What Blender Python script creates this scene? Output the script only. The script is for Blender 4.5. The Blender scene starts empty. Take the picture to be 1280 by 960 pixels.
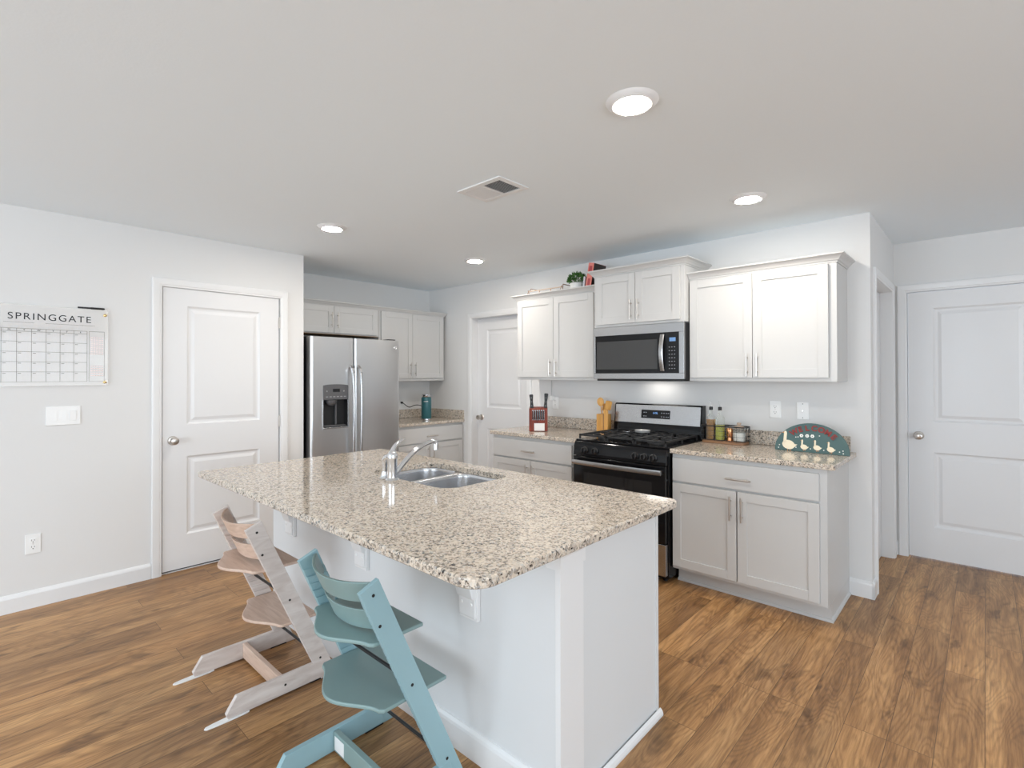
import bpy, bmesh, math, random
from mathutils import Vector, Matrix
R = math.radians
scene = bpy.context.scene
C = scene.collection

# ---------------------------------------------------------------- camera
F_PX, YAW, V0, CAM_H, PITCH, ROLL = 639.19, .7468, 464.07, 1.4148, .0072, -.002
ca, sa = math.cos(YAW), math.sin(YAW)
cam_d = bpy.data.cameras.new('camera'); cam = bpy.data.objects.new('camera', cam_d); C.objects.link(cam)
rt = Vector((ca, sa, 0)); fw0 = Vector((-sa, ca, 0)); up0 = Vector((0, 0, 1))
fw = fw0 * math.cos(PITCH) + up0 * math.sin(PITCH)
up = up0 * math.cos(PITCH) - fw0 * math.sin(PITCH)
rt2 = rt * math.cos(ROLL) + up * math.sin(ROLL)
up2 = up * math.cos(ROLL) - rt * math.sin(ROLL)
M = Matrix((rt2, up2, -fw)).transposed().to_4x4(); M.translation = Vector((0, 0, CAM_H))
cam.matrix_world = M
cam_d.sensor_width = 36; cam_d.lens = F_PX / 1280 * 36
cam_d.shift_y = -(480 - V0) / 1280
cam_d.clip_start = .05
scene.camera = cam

# ---------------------------------------------------------------- light and exposure
scene.view_settings.view_transform = 'Standard'
scene.view_settings.look = 'None'
scene.view_settings.gamma = 1
scene.view_settings.use_curve_mapping = False
scene.view_settings.exposure = 0.05
scene.cycles.use_denoising = True
scene.cycles.max_bounces = 10
scene.cycles.diffuse_bounces = 6
scene.cycles.sample_clamp_indirect = 6

world = bpy.data.worlds.new('world'); scene.world = world; world.use_nodes = True
wn = world.node_tree.nodes; wl = world.node_tree.links
bgn = wn['Background']; bgn.inputs[0].default_value = (.80, .88, 1, 1); bgn.inputs[1].default_value = 1.2

def area(name, loc, rot, sx, sy, power, col, spread=180):
    d = bpy.data.lights.new(name, 'AREA'); d.shape = 'RECTANGLE'; d.size = sx; d.size_y = sy
    d.energy = power; d.color = col; d.spread = R(spread)
    o = bpy.data.objects.new(name, d); C.objects.link(o); o.location = loc; o.rotation_euler = rot
    return o
DAY = (.80, .91, 1)
# fill lamps added at assumed, unseen windows, tilted up to brighten the ceiling
area('window_fill_rear', (-1.55, -3.78, 1.25), (R(108), 0, 0), 3.4, 2.0, 128, DAY)
area('window_fill_right', (3.88, -.2, 1.35), (R(108), 0, R(90)), 4.8, 1.7, 135, DAY)
RECESSED = [(-.967, 1.711), (-1.003, 3.101), (-3.313, 1.747), (-3.331, 3.118)]
RECESSED_L = 270

# ---------------------------------------------------------------- materials
def mat(name, col, rough=.5, metal=0, **kw):
    m = bpy.data.materials.new(name); m.use_nodes = True
    b = m.node_tree.nodes['Principled BSDF']
    b.inputs['Base Color'].default_value = (*col, 1); b.inputs['Roughness'].default_value = rough
    b.inputs['Metallic'].default_value = metal
    for k, v in kw.items():
        b.inputs[k].default_value = v
    return m
def nd(m, t, **kw):
    n = m.node_tree.nodes.new(t)
    for k, v in kw.items(): setattr(n, k, v)
    return n
def lk(m, a, b): m.node_tree.links.new(a, b)
def ramp(m, stops, interp='LINEAR'):
    n = nd(m, 'ShaderNodeValToRGB'); cr = n.color_ramp; cr.interpolation = interp
    while len(cr.elements) < len(stops): cr.elements.new(.5)
    for e, (p, c) in zip(cr.elements, stops): e.position = p; e.color = (*c, 1)
    return n
def bump_noise(m, scale, strength, dist=.001, coord='Object', vscale=(1, 1, 1)):
    tc = nd(m, 'ShaderNodeTexCoord'); mp = nd(m, 'ShaderNodeMapping'); mp.inputs['Scale'].default_value = vscale
    no = nd(m, 'ShaderNodeTexNoise'); no.inputs['Scale'].default_value = scale; no.inputs['Detail'].default_value = 4
    bp = nd(m, 'ShaderNodeBump'); bp.inputs['Strength'].default_value = strength; bp.inputs['Distance'].default_value = dist
    lk(m, tc.outputs[coord], mp.inputs[0]); lk(m, mp.outputs[0], no.inputs['Vector']); lk(m, no.outputs[0], bp.inputs['Height'])
    lk(m, bp.outputs[0], m.node_tree.nodes['Principled BSDF'].inputs['Normal'])
    return no
def painted(name, col, rough, nscale=180, st=.15):
    m = mat(name, col, rough); bump_noise(m, nscale, st); return m

M_WALL = painted('wall_paint', (.735, .73, .722), .75, 220, .2)
M_CEIL = painted('ceiling_paint', (.85, .915, .96), .9, 120, .3)
M_TRIM = painted('trim_paint', (.79, .79, .79), .32, 40, .03)
M_DOOR = painted('door_paint', (.765, .765, .77), .35, 90, .05)
M_CAB = painted('cabinet_paint', (.595, .59, .58), .38, 70, .04)
M_ISL = painted('island_paint', (.70, .71, .715), .55, 200, .15)
M_PLASTIC = mat('white_plastic', (.86, .86, .85), .35)
M_DARKSLOT = mat('dark_slot', (.02, .02, .02), .6)
M_BLACK = mat('black_gloss', (.006, .006, .007), .08)
M_BLACK.node_tree.nodes['Principled BSDF'].inputs['Specular IOR Level'].default_value = .3
M_BLACKSAT = mat('black_satin', (.012, .012, .013), .4)
M_IRON = mat('cast_iron', (.018, .018, .019), .55)
M_CHROME = mat('chrome', (.82, .83, .85), .08, 1)
M_NICKEL = mat('brushed_nickel', (.62, .58, .54), .28, 1)
M_GREYPL = mat('grey_plastic', (.10, .10, .105), .35)
M_WOODUNDER = mat('raw_plywood', (.42, .25, .13), .6)

def stainless(name, col, rough, axis):
    m = mat(name, col, rough, 1)
    b = m.node_tree.nodes['Principled BSDF']
    tc = nd(m, 'ShaderNodeTexCoord'); mp = nd(m, 'ShaderNodeMapping'); mp.inputs['Scale'].default_value = axis
    no = nd(m, 'ShaderNodeTexNoise'); no.inputs['Scale'].default_value = 1; no.inputs['Detail'].default_value = 3
    mr = nd(m, 'ShaderNodeMapRange'); mr.inputs['To Min'].default_value = rough - .02; mr.inputs['To Max'].default_value = rough + .04
    bp = nd(m, 'ShaderNodeBump'); bp.inputs['Strength'].default_value = .03; bp.inputs['Distance'].default_value = .0001
    lk(m, tc.outputs['Object'], mp.inputs[0]); lk(m, mp.outputs[0], no.inputs['Vector'])
    lk(m, no.outputs[0], mr.inputs[0]); lk(m, mr.outputs[0], b.inputs['Roughness'])
    lk(m, no.outputs[0], bp.inputs['Height']); lk(m, bp.outputs[0], b.inputs['Normal'])
    return m
M_STEEL = stainless('brushed_steel', (.47, .47, .475), .26, (900, 900, 6))
M_STEELH = stainless('brushed_steel_horizontal', (.43, .43, .435), .25, (6, 6, 900))
M_STEELF = stainless('fridge_steel', (.62, .62, .625), .30, (6, 6, 900))
M_SINK = stainless('sink_steel', (.66, .67, .69), .24, (300, 300, 300))

# granite
def granite():
    m = mat('speckled_granite', (.6, .5, .4), .09); b = m.node_tree.nodes['Principled BSDF']
    b.inputs['Specular IOR Level'].default_value = .5
    tc = nd(m, 'ShaderNodeTexCoord')
    wn_ = nd(m, 'ShaderNodeTexNoise'); wn_.inputs['Scale'].default_value = 90; wn_.inputs['Detail'].default_value = 2
    sub = nd(m, 'ShaderNodeVectorMath', operation='SUBTRACT'); sub.inputs[1].default_value = (.5, .5, .5)
    scl = nd(m, 'ShaderNodeVectorMath', operation='SCALE'); scl.inputs['Scale'].default_value = .012
    add = nd(m, 'ShaderNodeVectorMath', operation='ADD')
    lk(m, tc.outputs['Object'], wn_.inputs['Vector']); lk(m, wn_.outputs['Color'], sub.inputs[0]); lk(m, sub.outputs[0], scl.inputs[0])
    lk(m, tc.outputs['Object'], add.inputs[0]); lk(m, scl.outputs[0], add.inputs[1])
    vo = nd(m, 'ShaderNodeTexVoronoi'); vo.inputs['Scale'].default_value = 170
    lk(m, add.outputs[0], vo.inputs['Vector'])
    sep = nd(m, 'ShaderNodeSeparateColor'); lk(m, vo.outputs['Color'], sep.inputs[0])
    cream = (.62, .53, .43)
    r1 = ramp(m, [(0, (.015, .014, .014)), (.14, (.12, .10, .085)), (.20, (.30, .28, .26)), (.30, (.46, .37, .30)), (.42, cream), (.74, (.75, .665, .565)), (.90, (.62, .585, .53))], 'CONSTANT')
    lk(m, sep.outputs[0], r1.inputs[0])
    vo2 = nd(m, 'ShaderNodeTexVoronoi'); vo2.inputs['Scale'].default_value = 95
    lk(m, add.outputs[0], vo2.inputs['Vector'])
    sep2 = nd(m, 'ShaderNodeSeparateColor'); lk(m, vo2.outputs['Color'], sep2.inputs[0])
    r2 = ramp(m, [(0, (.035, .03, .028)), (.09, (.38, .30, .24)), (.14, (.42, .42, .41)), (.24, cream), (.6, (.70, .61, .51))], 'CONSTANT')
    lk(m, sep2.outputs[1], r2.inputs[0])
    mx = nd(m, 'ShaderNodeMix', data_type='RGBA'); mx.inputs[0].default_value = .35
    lk(m, r1.outputs[0], mx.inputs[6]); lk(m, r2.outputs[0], mx.inputs[7]); lk(m, mx.outputs[2], b.inputs['Base Color'])
    return m
M_GRANITE = granite()

# laminate floor: planks run along world Y
def floor_mat():
    m = mat('oak_laminate', (.4, .25, .14), .40); b = m.node_tree.nodes['Principled BSDF']
    tc = nd(m, 'ShaderNodeTexCoord'); sp = nd(m, 'ShaderNodeSeparateXYZ'); cb = nd(m, 'ShaderNodeCombineXYZ')
    lk(m, tc.outputs['Object'], sp.inputs[0]); lk(m, sp.outputs[1], cb.inputs[0]); xo = nd(m, 'ShaderNodeMath', operation='ADD'); xo.inputs[1].default_value = 14.01; lk(m, sp.outputs[0], xo.inputs[0]); lk(m, xo.outputs[0], cb.inputs[1])
    br = nd(m, 'ShaderNodeTexBrick', offset=.37, offset_frequency=3, squash=1)
    br.inputs['Color1'].default_value = (0, 0, 0, 1); br.inputs['Color2'].default_value = (1, 1, 1, 1)
    br.inputs['Mortar'].default_value = (.5, .5, .5, 1); br.inputs['Scale'].default_value = 1
    br.inputs['Mortar Size'].default_value = .0012; br.inputs['Mortar Smooth'].default_value = .3
    br.inputs['Brick Width'].default_value = 1.22; br.inputs['Row Height'].default_value = .14
    lk(m, cb.outputs[0], br.inputs['Vector'])
    sc = nd(m, 'ShaderNodeSeparateColor'); lk(m, br.outputs['Color'], sc.inputs[0])
    # per plank offset
    mul = nd(m, 'ShaderNodeMath', operation='MULTIPLY'); mul.inputs[1].default_value = 37.3; lk(m, sc.outputs[0], mul.inputs[0])
    off = nd(m, 'ShaderNodeCombineXYZ'); lk(m, mul.outputs[0], off.inputs[0]); lk(m, mul.outputs[0], off.inputs[1]); lk(m, mul.outputs[0], off.inputs[2])
    add = nd(m, 'ShaderNodeVectorMath', operation='ADD'); lk(m, cb.outputs[0], add.inputs[0]); lk(m, off.outputs[0], add.inputs[1])
    def noise(scale_v, detail, rough=.6, dist=0):
        mp = nd(m, 'ShaderNodeMapping'); mp.inputs['Scale'].default_value = scale_v; lk(m, add.outputs[0], mp.inputs[0])
        n = nd(m, 'ShaderNodeTexNoise'); n.inputs['Scale'].default_value = 1; n.inputs['Detail'].default_value = detail
        n.inputs['Roughness'].default_value = rough; n.inputs['Distortion'].default_value = dist; lk(m, mp.outputs[0], n.inputs['Vector']); return n
    n1 = noise((1.1, 11, 1), 5, .62, .35)     # broad figure
    n2 = noise((6, 120, 1), 6, .7, .2)        # fine grain
    n3 = noise((3.2, 9, 1), 3, .55, .8)       # dark knots / patches
    n4 = noise((1.3, 7, 1), 1.5, .4, .4)      # cathedral rings
    r = ramp(m, [(.25, (.20, .098, .038)), (.42, (.325, .172, .070)), (.55, (.44, .245, .104)), (.75, (.565, .340, .158))])
    lk(m, n1.outputs[0], r.inputs[0])
    g = ramp(m, [(.32, (.55, .52, .50)), (.58, (1.08, 1.08, 1.08))]); lk(m, n2.outputs[0], g.inputs[0])
    mx = nd(m, 'ShaderNodeMix', data_type='RGBA', blend_type='MULTIPLY'); mx.inputs[0].default_value = .8
    lk(m, r.outputs[0], mx.inputs[6]); lk(m, g.outputs[0], mx.inputs[7])
    rm = nd(m, 'ShaderNodeMath', operation='MULTIPLY'); rm.inputs[1].default_value = 130; lk(m, n4.outputs[0], rm.inputs[0])
    rs = nd(m, 'ShaderNodeMath', operation='SINE'); lk(m, rm.outputs[0], rs.inputs[0])
    rg = ramp(m, [(0, (.80, .78, .75)), (.55, (1, 1, 1)), (1, (1.04, 1.04, 1.04))])
    r2_ = nd(m, 'ShaderNodeMapRange'); r2_.inputs['From Min'].default_value = -1; lk(m, rs.outputs[0], r2_.inputs[0]); lk(m, r2_.outputs[0], rg.inputs[0])
    mxr = nd(m, 'ShaderNodeMix', data_type='RGBA', blend_type='MULTIPLY'); mxr.inputs[0].default_value = .85
    lk(m, mx.outputs[2], mxr.inputs[6]); lk(m, rg.outputs[0], mxr.inputs[7]); mx = mxr
    kn = ramp(m, [(.58, (1, 1, 1)), (.70, (.36, .33, .30))]); lk(m, n3.outputs[0], kn.inputs[0])
    mx2 = nd(m, 'ShaderNodeMix', data_type='RGBA', blend_type='MULTIPLY'); mx2.inputs[0].default_value = .75
    lk(m, mx.outputs[2], mx2.inputs[6]); lk(m, kn.outputs[0], mx2.inputs[7])
    tint = ramp(m, [(0, (.80, .77, .74)), (.5, (1, .98, .94)), (1, (1.16, 1.12, 1.04))]); lk(m, sc.outputs[0], tint.inputs[0])
    mx3 = nd(m, 'ShaderNodeMix', data_type='RGBA', blend_type='MULTIPLY'); mx3.inputs[0].default_value = 1
    lk(m, mx2.outputs[2], mx3.inputs[6]); lk(m, tint.outputs[0], mx3.inputs[7])
    mx4 = nd(m, 'ShaderNodeMix', data_type='RGBA'); mx4.inputs[7].default_value = (.05, .028, .015, 1)
    mf = nd(m, 'ShaderNodeMath', operation='MULTIPLY'); mf.inputs[1].default_value = .8; lk(m, br.outputs['Fac'], mf.inputs[0])
    lk(m, mf.outputs[0], mx4.inputs[0]); lk(m, mx3.outputs[2], mx4.inputs[6]); lk(m, mx4.outputs[2], b.inputs['Base Color'])
    bp = nd(m, 'ShaderNodeBump'); bp.inputs['Strength'].default_value = .25; bp.inputs['Distance'].default_value = .0006
    lk(m, n2.outputs[0], bp.inputs['Height']); lk(m, bp.outputs[0], b.inputs['Normal'])
    return m
M_FLOOR = floor_mat()

def wood(name, dark, light, rough=.5, sc=(1.5, 14, 14), axis='Object'):
    m = mat(name, light, rough); b = m.node_tree.nodes['Principled BSDF']
    tc = nd(m, 'ShaderNodeTexCoord'); mp = nd(m, 'ShaderNodeMapping'); mp.inputs['Scale'].default_value = sc
    no = nd(m, 'ShaderNodeTexNoise'); no.inputs['Scale'].default_value = 2.5; no.inputs['Detail'].default_value = 5; no.inputs['Distortion'].default_value = .6
    r = ramp(m, [(.3, dark), (.7, light)])
    lk(m, tc.outputs[axis], mp.inputs[0]); lk(m, mp.outputs[0], no.inputs['Vector']); lk(m, no.outputs[0], r.inputs[0]); lk(m, r.outputs[0], b.inputs['Base Color'])
    return m
M_WHITEWASH = wood('whitewashed_beech', (.58, .50, .46), (.74, .68, .64), .5, (14, 3, 14))
M_BEECH = wood('natural_beech', (.56, .40, .31), (.70, .53, .43), .45, (3, 30, 30))
M_BLUE = mat('dusty_blue_lacquer', (.30, .465, .51), .38)
M_BLUEG = mat('aqua_green_lacquer', (.235, .34, .335), .4)
M_BAMBOO = wood('bamboo', (.62, .30, .07), (.80, .44, .13), .45, (14, 14, 3))
M_CHERRY = wood('cherry_wood', (.14, .02, .01), (.26, .045, .02), .3, (14, 14, 3))
M_WOODBROWN = wood('stained_wood', (.20, .10, .05), (.33, .17, .08), .5, (3, 30, 30))

# ---------------------------------------------------------------- mesh helpers
class MB:
    def __init__(s): s.bm = bmesh.new()
    def box(s, x0, x1, y0, y1, z0, z1):
        vs = [s.bm.verts.new(p) for p in ((x0,y0,z0),(x1,y0,z0),(x1,y1,z0),(x0,y1,z0),(x0,y0,z1),(x1,y0,z1),(x1,y1,z1),(x0,y1,z1))]
        for f in ((0,3,2,1),(4,5,6,7),(0,1,5,4),(1,2,6,5),(2,3,7,6),(3,0,4,7)): s.bm.faces.new([vs[i] for i in f])
        return s
    def obox(s, c, d, mtx):
        """box centred at c with half sizes d transformed by mtx"""
        vs = []
        for z in (-1, 1):
            for x, y in ((-1,-1),(1,-1),(1,1),(-1,1)):
                vs.append(s.bm.verts.new(mtx @ Vector((c[0]+x*d[0], c[1]+y*d[1], c[2]+z*d[2]))))
        for f in ((0,3,2,1),(4,5,6,7),(0,1,5,4),(1,2,6,5),(2,3,7,6),(3,0,4,7)): s.bm.faces.new([vs[i] for i in f])
        return s
    def prism(s, poly, a, b, axis='x', ends=True):
        """poly of (p,q) swept from a to b; axis x: (y,z), y: (x,z), z: (x,y)"""
        def P(t, p):
            return {'x': (t, p[0], p[1]), 'y': (p[0], t, p[1]), 'z': (p[0], p[1], t)}[axis]
        A = [s.bm.verts.new(P(a, p)) for p in poly]; B = [s.bm.verts.new(P(b, p)) for p in poly]
        n = len(poly)
        for i in range(n): s.bm.faces.new((A[i], A[(i+1)%n], B[(i+1)%n], B[i]))
        if ends: s.bm.faces.new(A[::-1]); s.bm.faces.new(B)
        return s
    def loft(s, loops, cap0=True, cap1=True, closed=True):
        L = [[s.bm.verts.new(p) for p in l] for l in loops]; n = len(L[0])
        for a, b in zip(L, L[1:]):
            for i in range(n if closed else n-1): s.bm.faces.new((a[i], a[(i+1)%n], b[(i+1)%n], b[i]))
        if cap0: s.bm.faces.new(L[0][::-1])
        if cap1: s.bm.faces.new(L[-1])
        return s
    def lathe(s, prof, c=(0,0,0), n=24, mtx=None):
        """prof of (r,z)"""
        loops = []
        for r, z in prof:
            r = max(r, 1e-4)
            l = [Vector((r*math.cos(2*math.pi*i/n), r*math.sin(2*math.pi*i/n), z)) for i in range(n)]
            if mtx: l = [mtx @ v for v in l]
            loops.append([v + Vector(c) for v in l])
        return s.loft(loops)
    def tube(s, pts, r, n=10, cap=True):
        pts = [Vector(p) for p in pts]; loops = []
        rr = r if isinstance(r, (list, tuple)) else [r]*len(pts)
        t0 = (pts[1]-pts[0]).normalized(); u = t0.orthogonal().normalized()
        for i, p in enumerate(pts):
            if i == 0: t = t0
            elif i == len(pts)-1: t = (pts[-1]-pts[-2]).normalized()
            else: t = ((pts[i]-pts[i-1]).normalized() + (pts[i+1]-pts[i]).normalized()).normalized()
            u = (u - t*u.dot(t)).normalized(); v = t.cross(u)
            loops.append([p + (u*math.cos(2*math.pi*k/n) + v*math.sin(2*math.pi*k/n))*rr[i] for k in range(n)])
        return s.loft(loops, cap, cap)
    def sphere(s, c, r, sx=1, sy=1, sz=1, n=16):
        m = Matrix.Translation(c) @ Matrix.Diagonal((sx, sy, sz, 1))
        bmesh.ops.create_uvsphere(s.bm, u_segments=n, v_segments=max(6, n//2), radius=r, matrix=m); return s
    def build(s, name, m, parent=None, bevel=0, smooth=False, world=False, seg=2, sub=0):
        bmesh.ops.recalc_face_normals(s.bm, faces=s.bm.faces[:])
        if world and parent is not None:
            loc = Vector((0,0,0)); q = parent
            while q is not None: loc = loc + q.location; q = q.parent
            bmesh.ops.translate(s.bm, verts=s.bm.verts[:], vec=-loc)
        me = bpy.data.meshes.new(name); s.bm.to_mesh(me); s.bm.free()
        mats = m if isinstance(m, (list, tuple)) else [m]
        for q in mats: me.materials.append(q)
        if smooth: me.shade_smooth()
        o = bpy.data.objects.new(name, me); C.objects.link(o)
        if parent is not None: o.parent = parent
        if bevel:
            bv = o.modifiers.new('bevel', 'BEVEL'); bv.width = bevel; bv.segments = seg; bv.limit_method = 'ANGLE'; bv.angle_limit = R(35)
            bv.harden_normals = True; me.shade_smooth()
        if smooth and not bevel:
            try:
                me.set_sharp_from_angle(angle=R(40))
            except Exception: pass
        return o

def thing(name, label, cat, loc=(0,0,0), rz=0, group=None):
    o = bpy.data.objects.new(name, None); C.objects.link(o); o.location = loc; o.rotation_euler = (0,0,rz)
    o.empty_display_size = .1
    return tag(o, label, cat, group)
def tag(o, label, cat, group=None):
    o['label'] = label; o['category'] = cat
    if group: o['group'] = group
    return o
def struct(o, label=None):
    o['kind'] = 'structure'
    if label: o['label'] = label
    return o
def sempty(name, loc, rz=0, label=None):
    o = bpy.data.objects.new(name, None); C.objects.link(o); o.location = loc; o.rotation_euler = (0,0,rz)
    return struct(o, label)
def kids(o): return [q for q in bpy.data.objects if q.parent == o]
def copy_tree(o, parent=None):
    c = o.copy(); C.objects.link(c); c.parent = parent
    for k in kids(o): copy_tree(k, c)
    return c
def rrect(x0, x1, y0, y1, rad, n=6):
    """rounded rectangle loop; rad = (x0y0, x1y0, x1y1, x0y1)"""
    if not isinstance(rad, (list, tuple)): rad = [rad]*4
    out = []
    for (cx, cy, a0), r in zip(((x0, y0, 180), (x1, y0, 270), (x1, y1, 0), (x0, y1, 90)), rad):
        sx = 1 if cx == x0 else -1; sy = 1 if cy == y0 else -1
        px, py = cx + sx*r, cy + sy*r
        for k in range(n+1):
            a = R(a0 + 90*k/n); out.append((px + r*math.cos(a), py + r*math.sin(a)))
    return out
def text(name, body, size, m, parent, mtx, spacing=1, extrude=.0004, align='CENTER', sx=1, bold=0):
    cu = bpy.data.curves.new(name, 'FONT'); cu.body = body; cu.size = size; cu.extrude = extrude
    cu.space_character = spacing; cu.align_x = align; cu.materials.append(m); cu.offset = bold
    tmp = bpy.data.objects.new(name, cu); C.objects.link(tmp)
    me = bpy.data.meshes.new_from_object(tmp.evaluated_get(bpy.context.evaluated_depsgraph_get()))
    bpy.data.objects.remove(tmp); me.name = name
    if not me.materials: me.materials.append(m)
    o = bpy.data.objects.new(name, me); C.objects.link(o); o.parent = parent
    o.matrix_local = mtx @ Matrix.Diagonal((sx, 1, 1, 1)); return o
# ================================================================ the room
H = 2.44
XL, XF, YW, YD, XH, YP = -4.284, -5.0, 3.91, 5.02, -.53, 2.0
XR, YR = 4.0, -3.9       # walls behind and beside the camera
T = .12
struct(MB().box(XF-.2, XR+.2, YR-.2, YD+.2, -.05, 0).build('floor', M_FLOOR))
struct(MB().box(XF-.2, XR+.2, YR-.2, YD+.2, H, H+.05).build('ceiling', M_CEIL))

def wall_boxes(mb, axis, pos, thick, a0, a1, holes):
    """wall along an axis from a0 to a1 with rectangular holes (h0,h1,z0,z1)"""
    def bx(p, q, z0, z1):
        if q-p < 1e-4 or z1-z0 < 1e-4: return
        lo, hi = min(pos, pos+thick), max(pos, pos+thick)
        if axis == 'x': mb.box(p, q, lo, hi, z0, z1)
        else: mb.box(lo, hi, p, q, z0, z1)
    cur = a0
    for h0, h1, z0, z1 in sorted(holes):
        bx(cur, h0, 0, H); bx(h0, h1, 0, z0); bx(h0, h1, z1, H); cur = h1
    bx(cur, a1, 0, H)
    return mb
# left wall with the pantry door opening, its return beside the refrigerator
DL0, DL1 = .977, 1.797
mb = wall_boxes(MB(), 'y', XL, -T, YR, YP, [(DL0-.003, DL1+.003, 0, 2.05)])
struct(mb.build('wall_left', M_WALL))
struct(MB().box(XF-T, XL-T, YP-T, YP, 0, H).build('wall_alcove', M_WALL))
struct(wall_boxes(MB(), 'y', XF, -T, YP-T, YW+T, []).build('wall_fridge', M_WALL))
MD0, MD1 = -4.225, -3.412
struct(wall_boxes(MB(), 'x', YW, T, XF, XH, [(MD0-.003, MD1+.003, 0, 2.05)]).build('wall_range', M_WALL))
HD0, HD1 = 4.075, 4.87
struct(wall_boxes(MB(), 'y', XH, -T, YW+T, YD, [(HD0-.003, HD1+.003, 0, 2.05)]).build('wall_hall', M_WALL))
RD0, RD1 = -.443, .370
struct(wall_boxes(MB(), 'x', YD, T, XH-T, XR, [(RD0-.003, RD1+.003, 0, 2.05)]).build('wall_back', M_WALL))
# side and rear walls of the living area with glazed openings
struct(wall_boxes(MB(), 'y', XR, T, YR, YD, [(-2.7, 2.3, .45, 2.25)]).build('wall_right', M_WALL))
struct(wall_boxes(MB(), 'x', YR, -T, XL-T, XR, [(-3.35, .25, .05, 2.25)]).build('wall_rear', M_WALL))
# unseen panel added behind the pantry door to block stray light
struct(MB().box(XL-.9, XL-.88, DL0-.2, DL1+.1, 0, H).build('pantry_light_block', M_WALL))

M_GLASS = mat('window_glass', (1, 1, 1), 0, 0); M_GLASS.node_tree.nodes['Principled BSDF'].inputs['Transmission Weight'].default_value = 1
def window(name, axis, pos, a0, a1, z0, z1, n):
    mb = MB(); f = .05
    def b(p, q, zz0, zz1, d=.04):
        if axis == 'x': mb.box(p, q, pos-d, pos+d, zz0, zz1)
        else: mb.box(pos-d, pos+d, p, q, zz0, zz1)
    b(a0, a1, z0, z0+f); b(a0, a1, z1-f, z1)
    for k in range(n+1):
        c = a0 + (a1-a0)*k/n
        c = min(max(c, a0+f/2), a1-f/2); b(c-f/2, c+f/2, z0+f, z1-f, .035)
    return struct(mb.build(name, M_TRIM, bevel=.004))
window('window_1', 'x', YR-.06, -3.35, .25, .05, 2.25, 3)
window('window_2', 'y', XR+.06, -2.7, 2.3, .45, 2.25, 5)  # unseen window, made larger to let more light in

# ---------------------------------------------------------------- doors and casings (local frame: width +x, face -y)
def slab_mesh(w, h, th, panels):
    mb = MB(); bm = mb.bm
    xs = sorted({0, w} | {p[0] for p in panels} | {p[1] for p in panels})
    zs = sorted({0, h} | {p[2] for p in panels} | {p[3] for p in panels})
    V = {}
    def v(x, z, y=0):
        k = (round(x, 5), round(y, 5), round(z, 5))
        if k not in V: V[k] = bm.verts.new((x, y, z))
        return V[k]
    for i in range(len(xs)-1):
        for j in range(len(zs)-1):
            x0, x1, z0, z1 = xs[i], xs[i+1], zs[j], zs[j+1]
            if any(p[0] <= x0 and x1 <= p[1] and p[2] <= z0 and z1 <= p[3] for p in panels): continue
            bm.faces.new((v(x0, z0), v(x1, z0), v(x1, z1), v(x0, z1)))
    for x0, x1, z0, z1 in panels:
        prev = None
        for ins, dep in ((0, 0), (.012, .009), (.020, .010), (.028, .010), (.050, .003)):
            l = [v(x0+ins, z0+ins, dep), v(x1-ins, z0+ins, dep), v(x1-ins, z1-ins, dep), v(x0+ins, z1-ins, dep)]
            if prev:
                for k in range(4): bm.faces.new((prev[k], prev[(k+1) % 4], l[(k+1) % 4], l[k]))
            prev = l
        bm.faces.new(prev)
    # edges and back
    bk = [bm.verts.new(p) for p in ((0, th, 0), (w, th, 0), (w, th, h), (0, th, h))]
    bm.faces.new(bk[::-1])
    bot = [V[(round(x, 5), 0.0, 0.0)] for x in xs]; topv = [V[(round(x, 5), 0.0, round(h, 5))] for x in xs]
    lef = [V[(0.0, 0.0, round(z, 5))] for z in zs]; rig = [V[(round(w, 5), 0.0, round(z, 5))] for z in zs]
    bm.faces.new(bot[::-1] + [bk[0], bk[1]]); bm.faces.new(topv + [bk[2], bk[3]])
    bm.faces.new(lef + [bk[3], bk[0]]); bm.faces.new(rig[::-1] + [bk[1], bk[2]])
    return mb
def knob(parent, x, z, y=0):
    rot = Matrix.Rotation(R(90), 4, 'X')
    mb = MB().lathe([(0, 0), (.032, 0), (.033, .004), (.028, .010), (.011, .013), (.0105, .030), (.016, .036), (.0255, .044), (.028, .055), (.024, .066), (.012, .0705), (0, .071)], (x, y, z), 28, rot)
    return mb.build('knob', M_NICKEL, parent, smooth=True)
def door(name, loc, rz, w=.813, h=2.03, knob_x=.062, knob_z=.93, hinges=None, label=None, recess=0):
    e = sempty(name, loc, rz, label)
    st = .15
    panels = [(st, w-st, .24, .81), (st, w-st, 1.04, h-.125)]
    slab_mesh(w, h, .035, panels).build('slab', M_DOOR, e)
    k = knob(e, knob_x, knob_z)
    MB().box(-.0012 if knob_x < w/2 else w-.001, .001 if knob_x < w/2 else w+.0012, -.0005, .02, knob_z-.03, knob_z+.03).build('latch_plate', M_NICKEL, e)
    for z in (hinges or []):
        mb = MB(); mb.tube([(w+.004, -.008, z-.045), (w+.004, -.008, z+.045)], .006, 10)
        mb.box(w-.004, w+.012, -.003, .001, z-.044, z+.044)
        mb.sphere((w+.004, -.008, z+.049), .005, n=8)
        mb.build('hinge', M_NICKEL, e)
    return e
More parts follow.
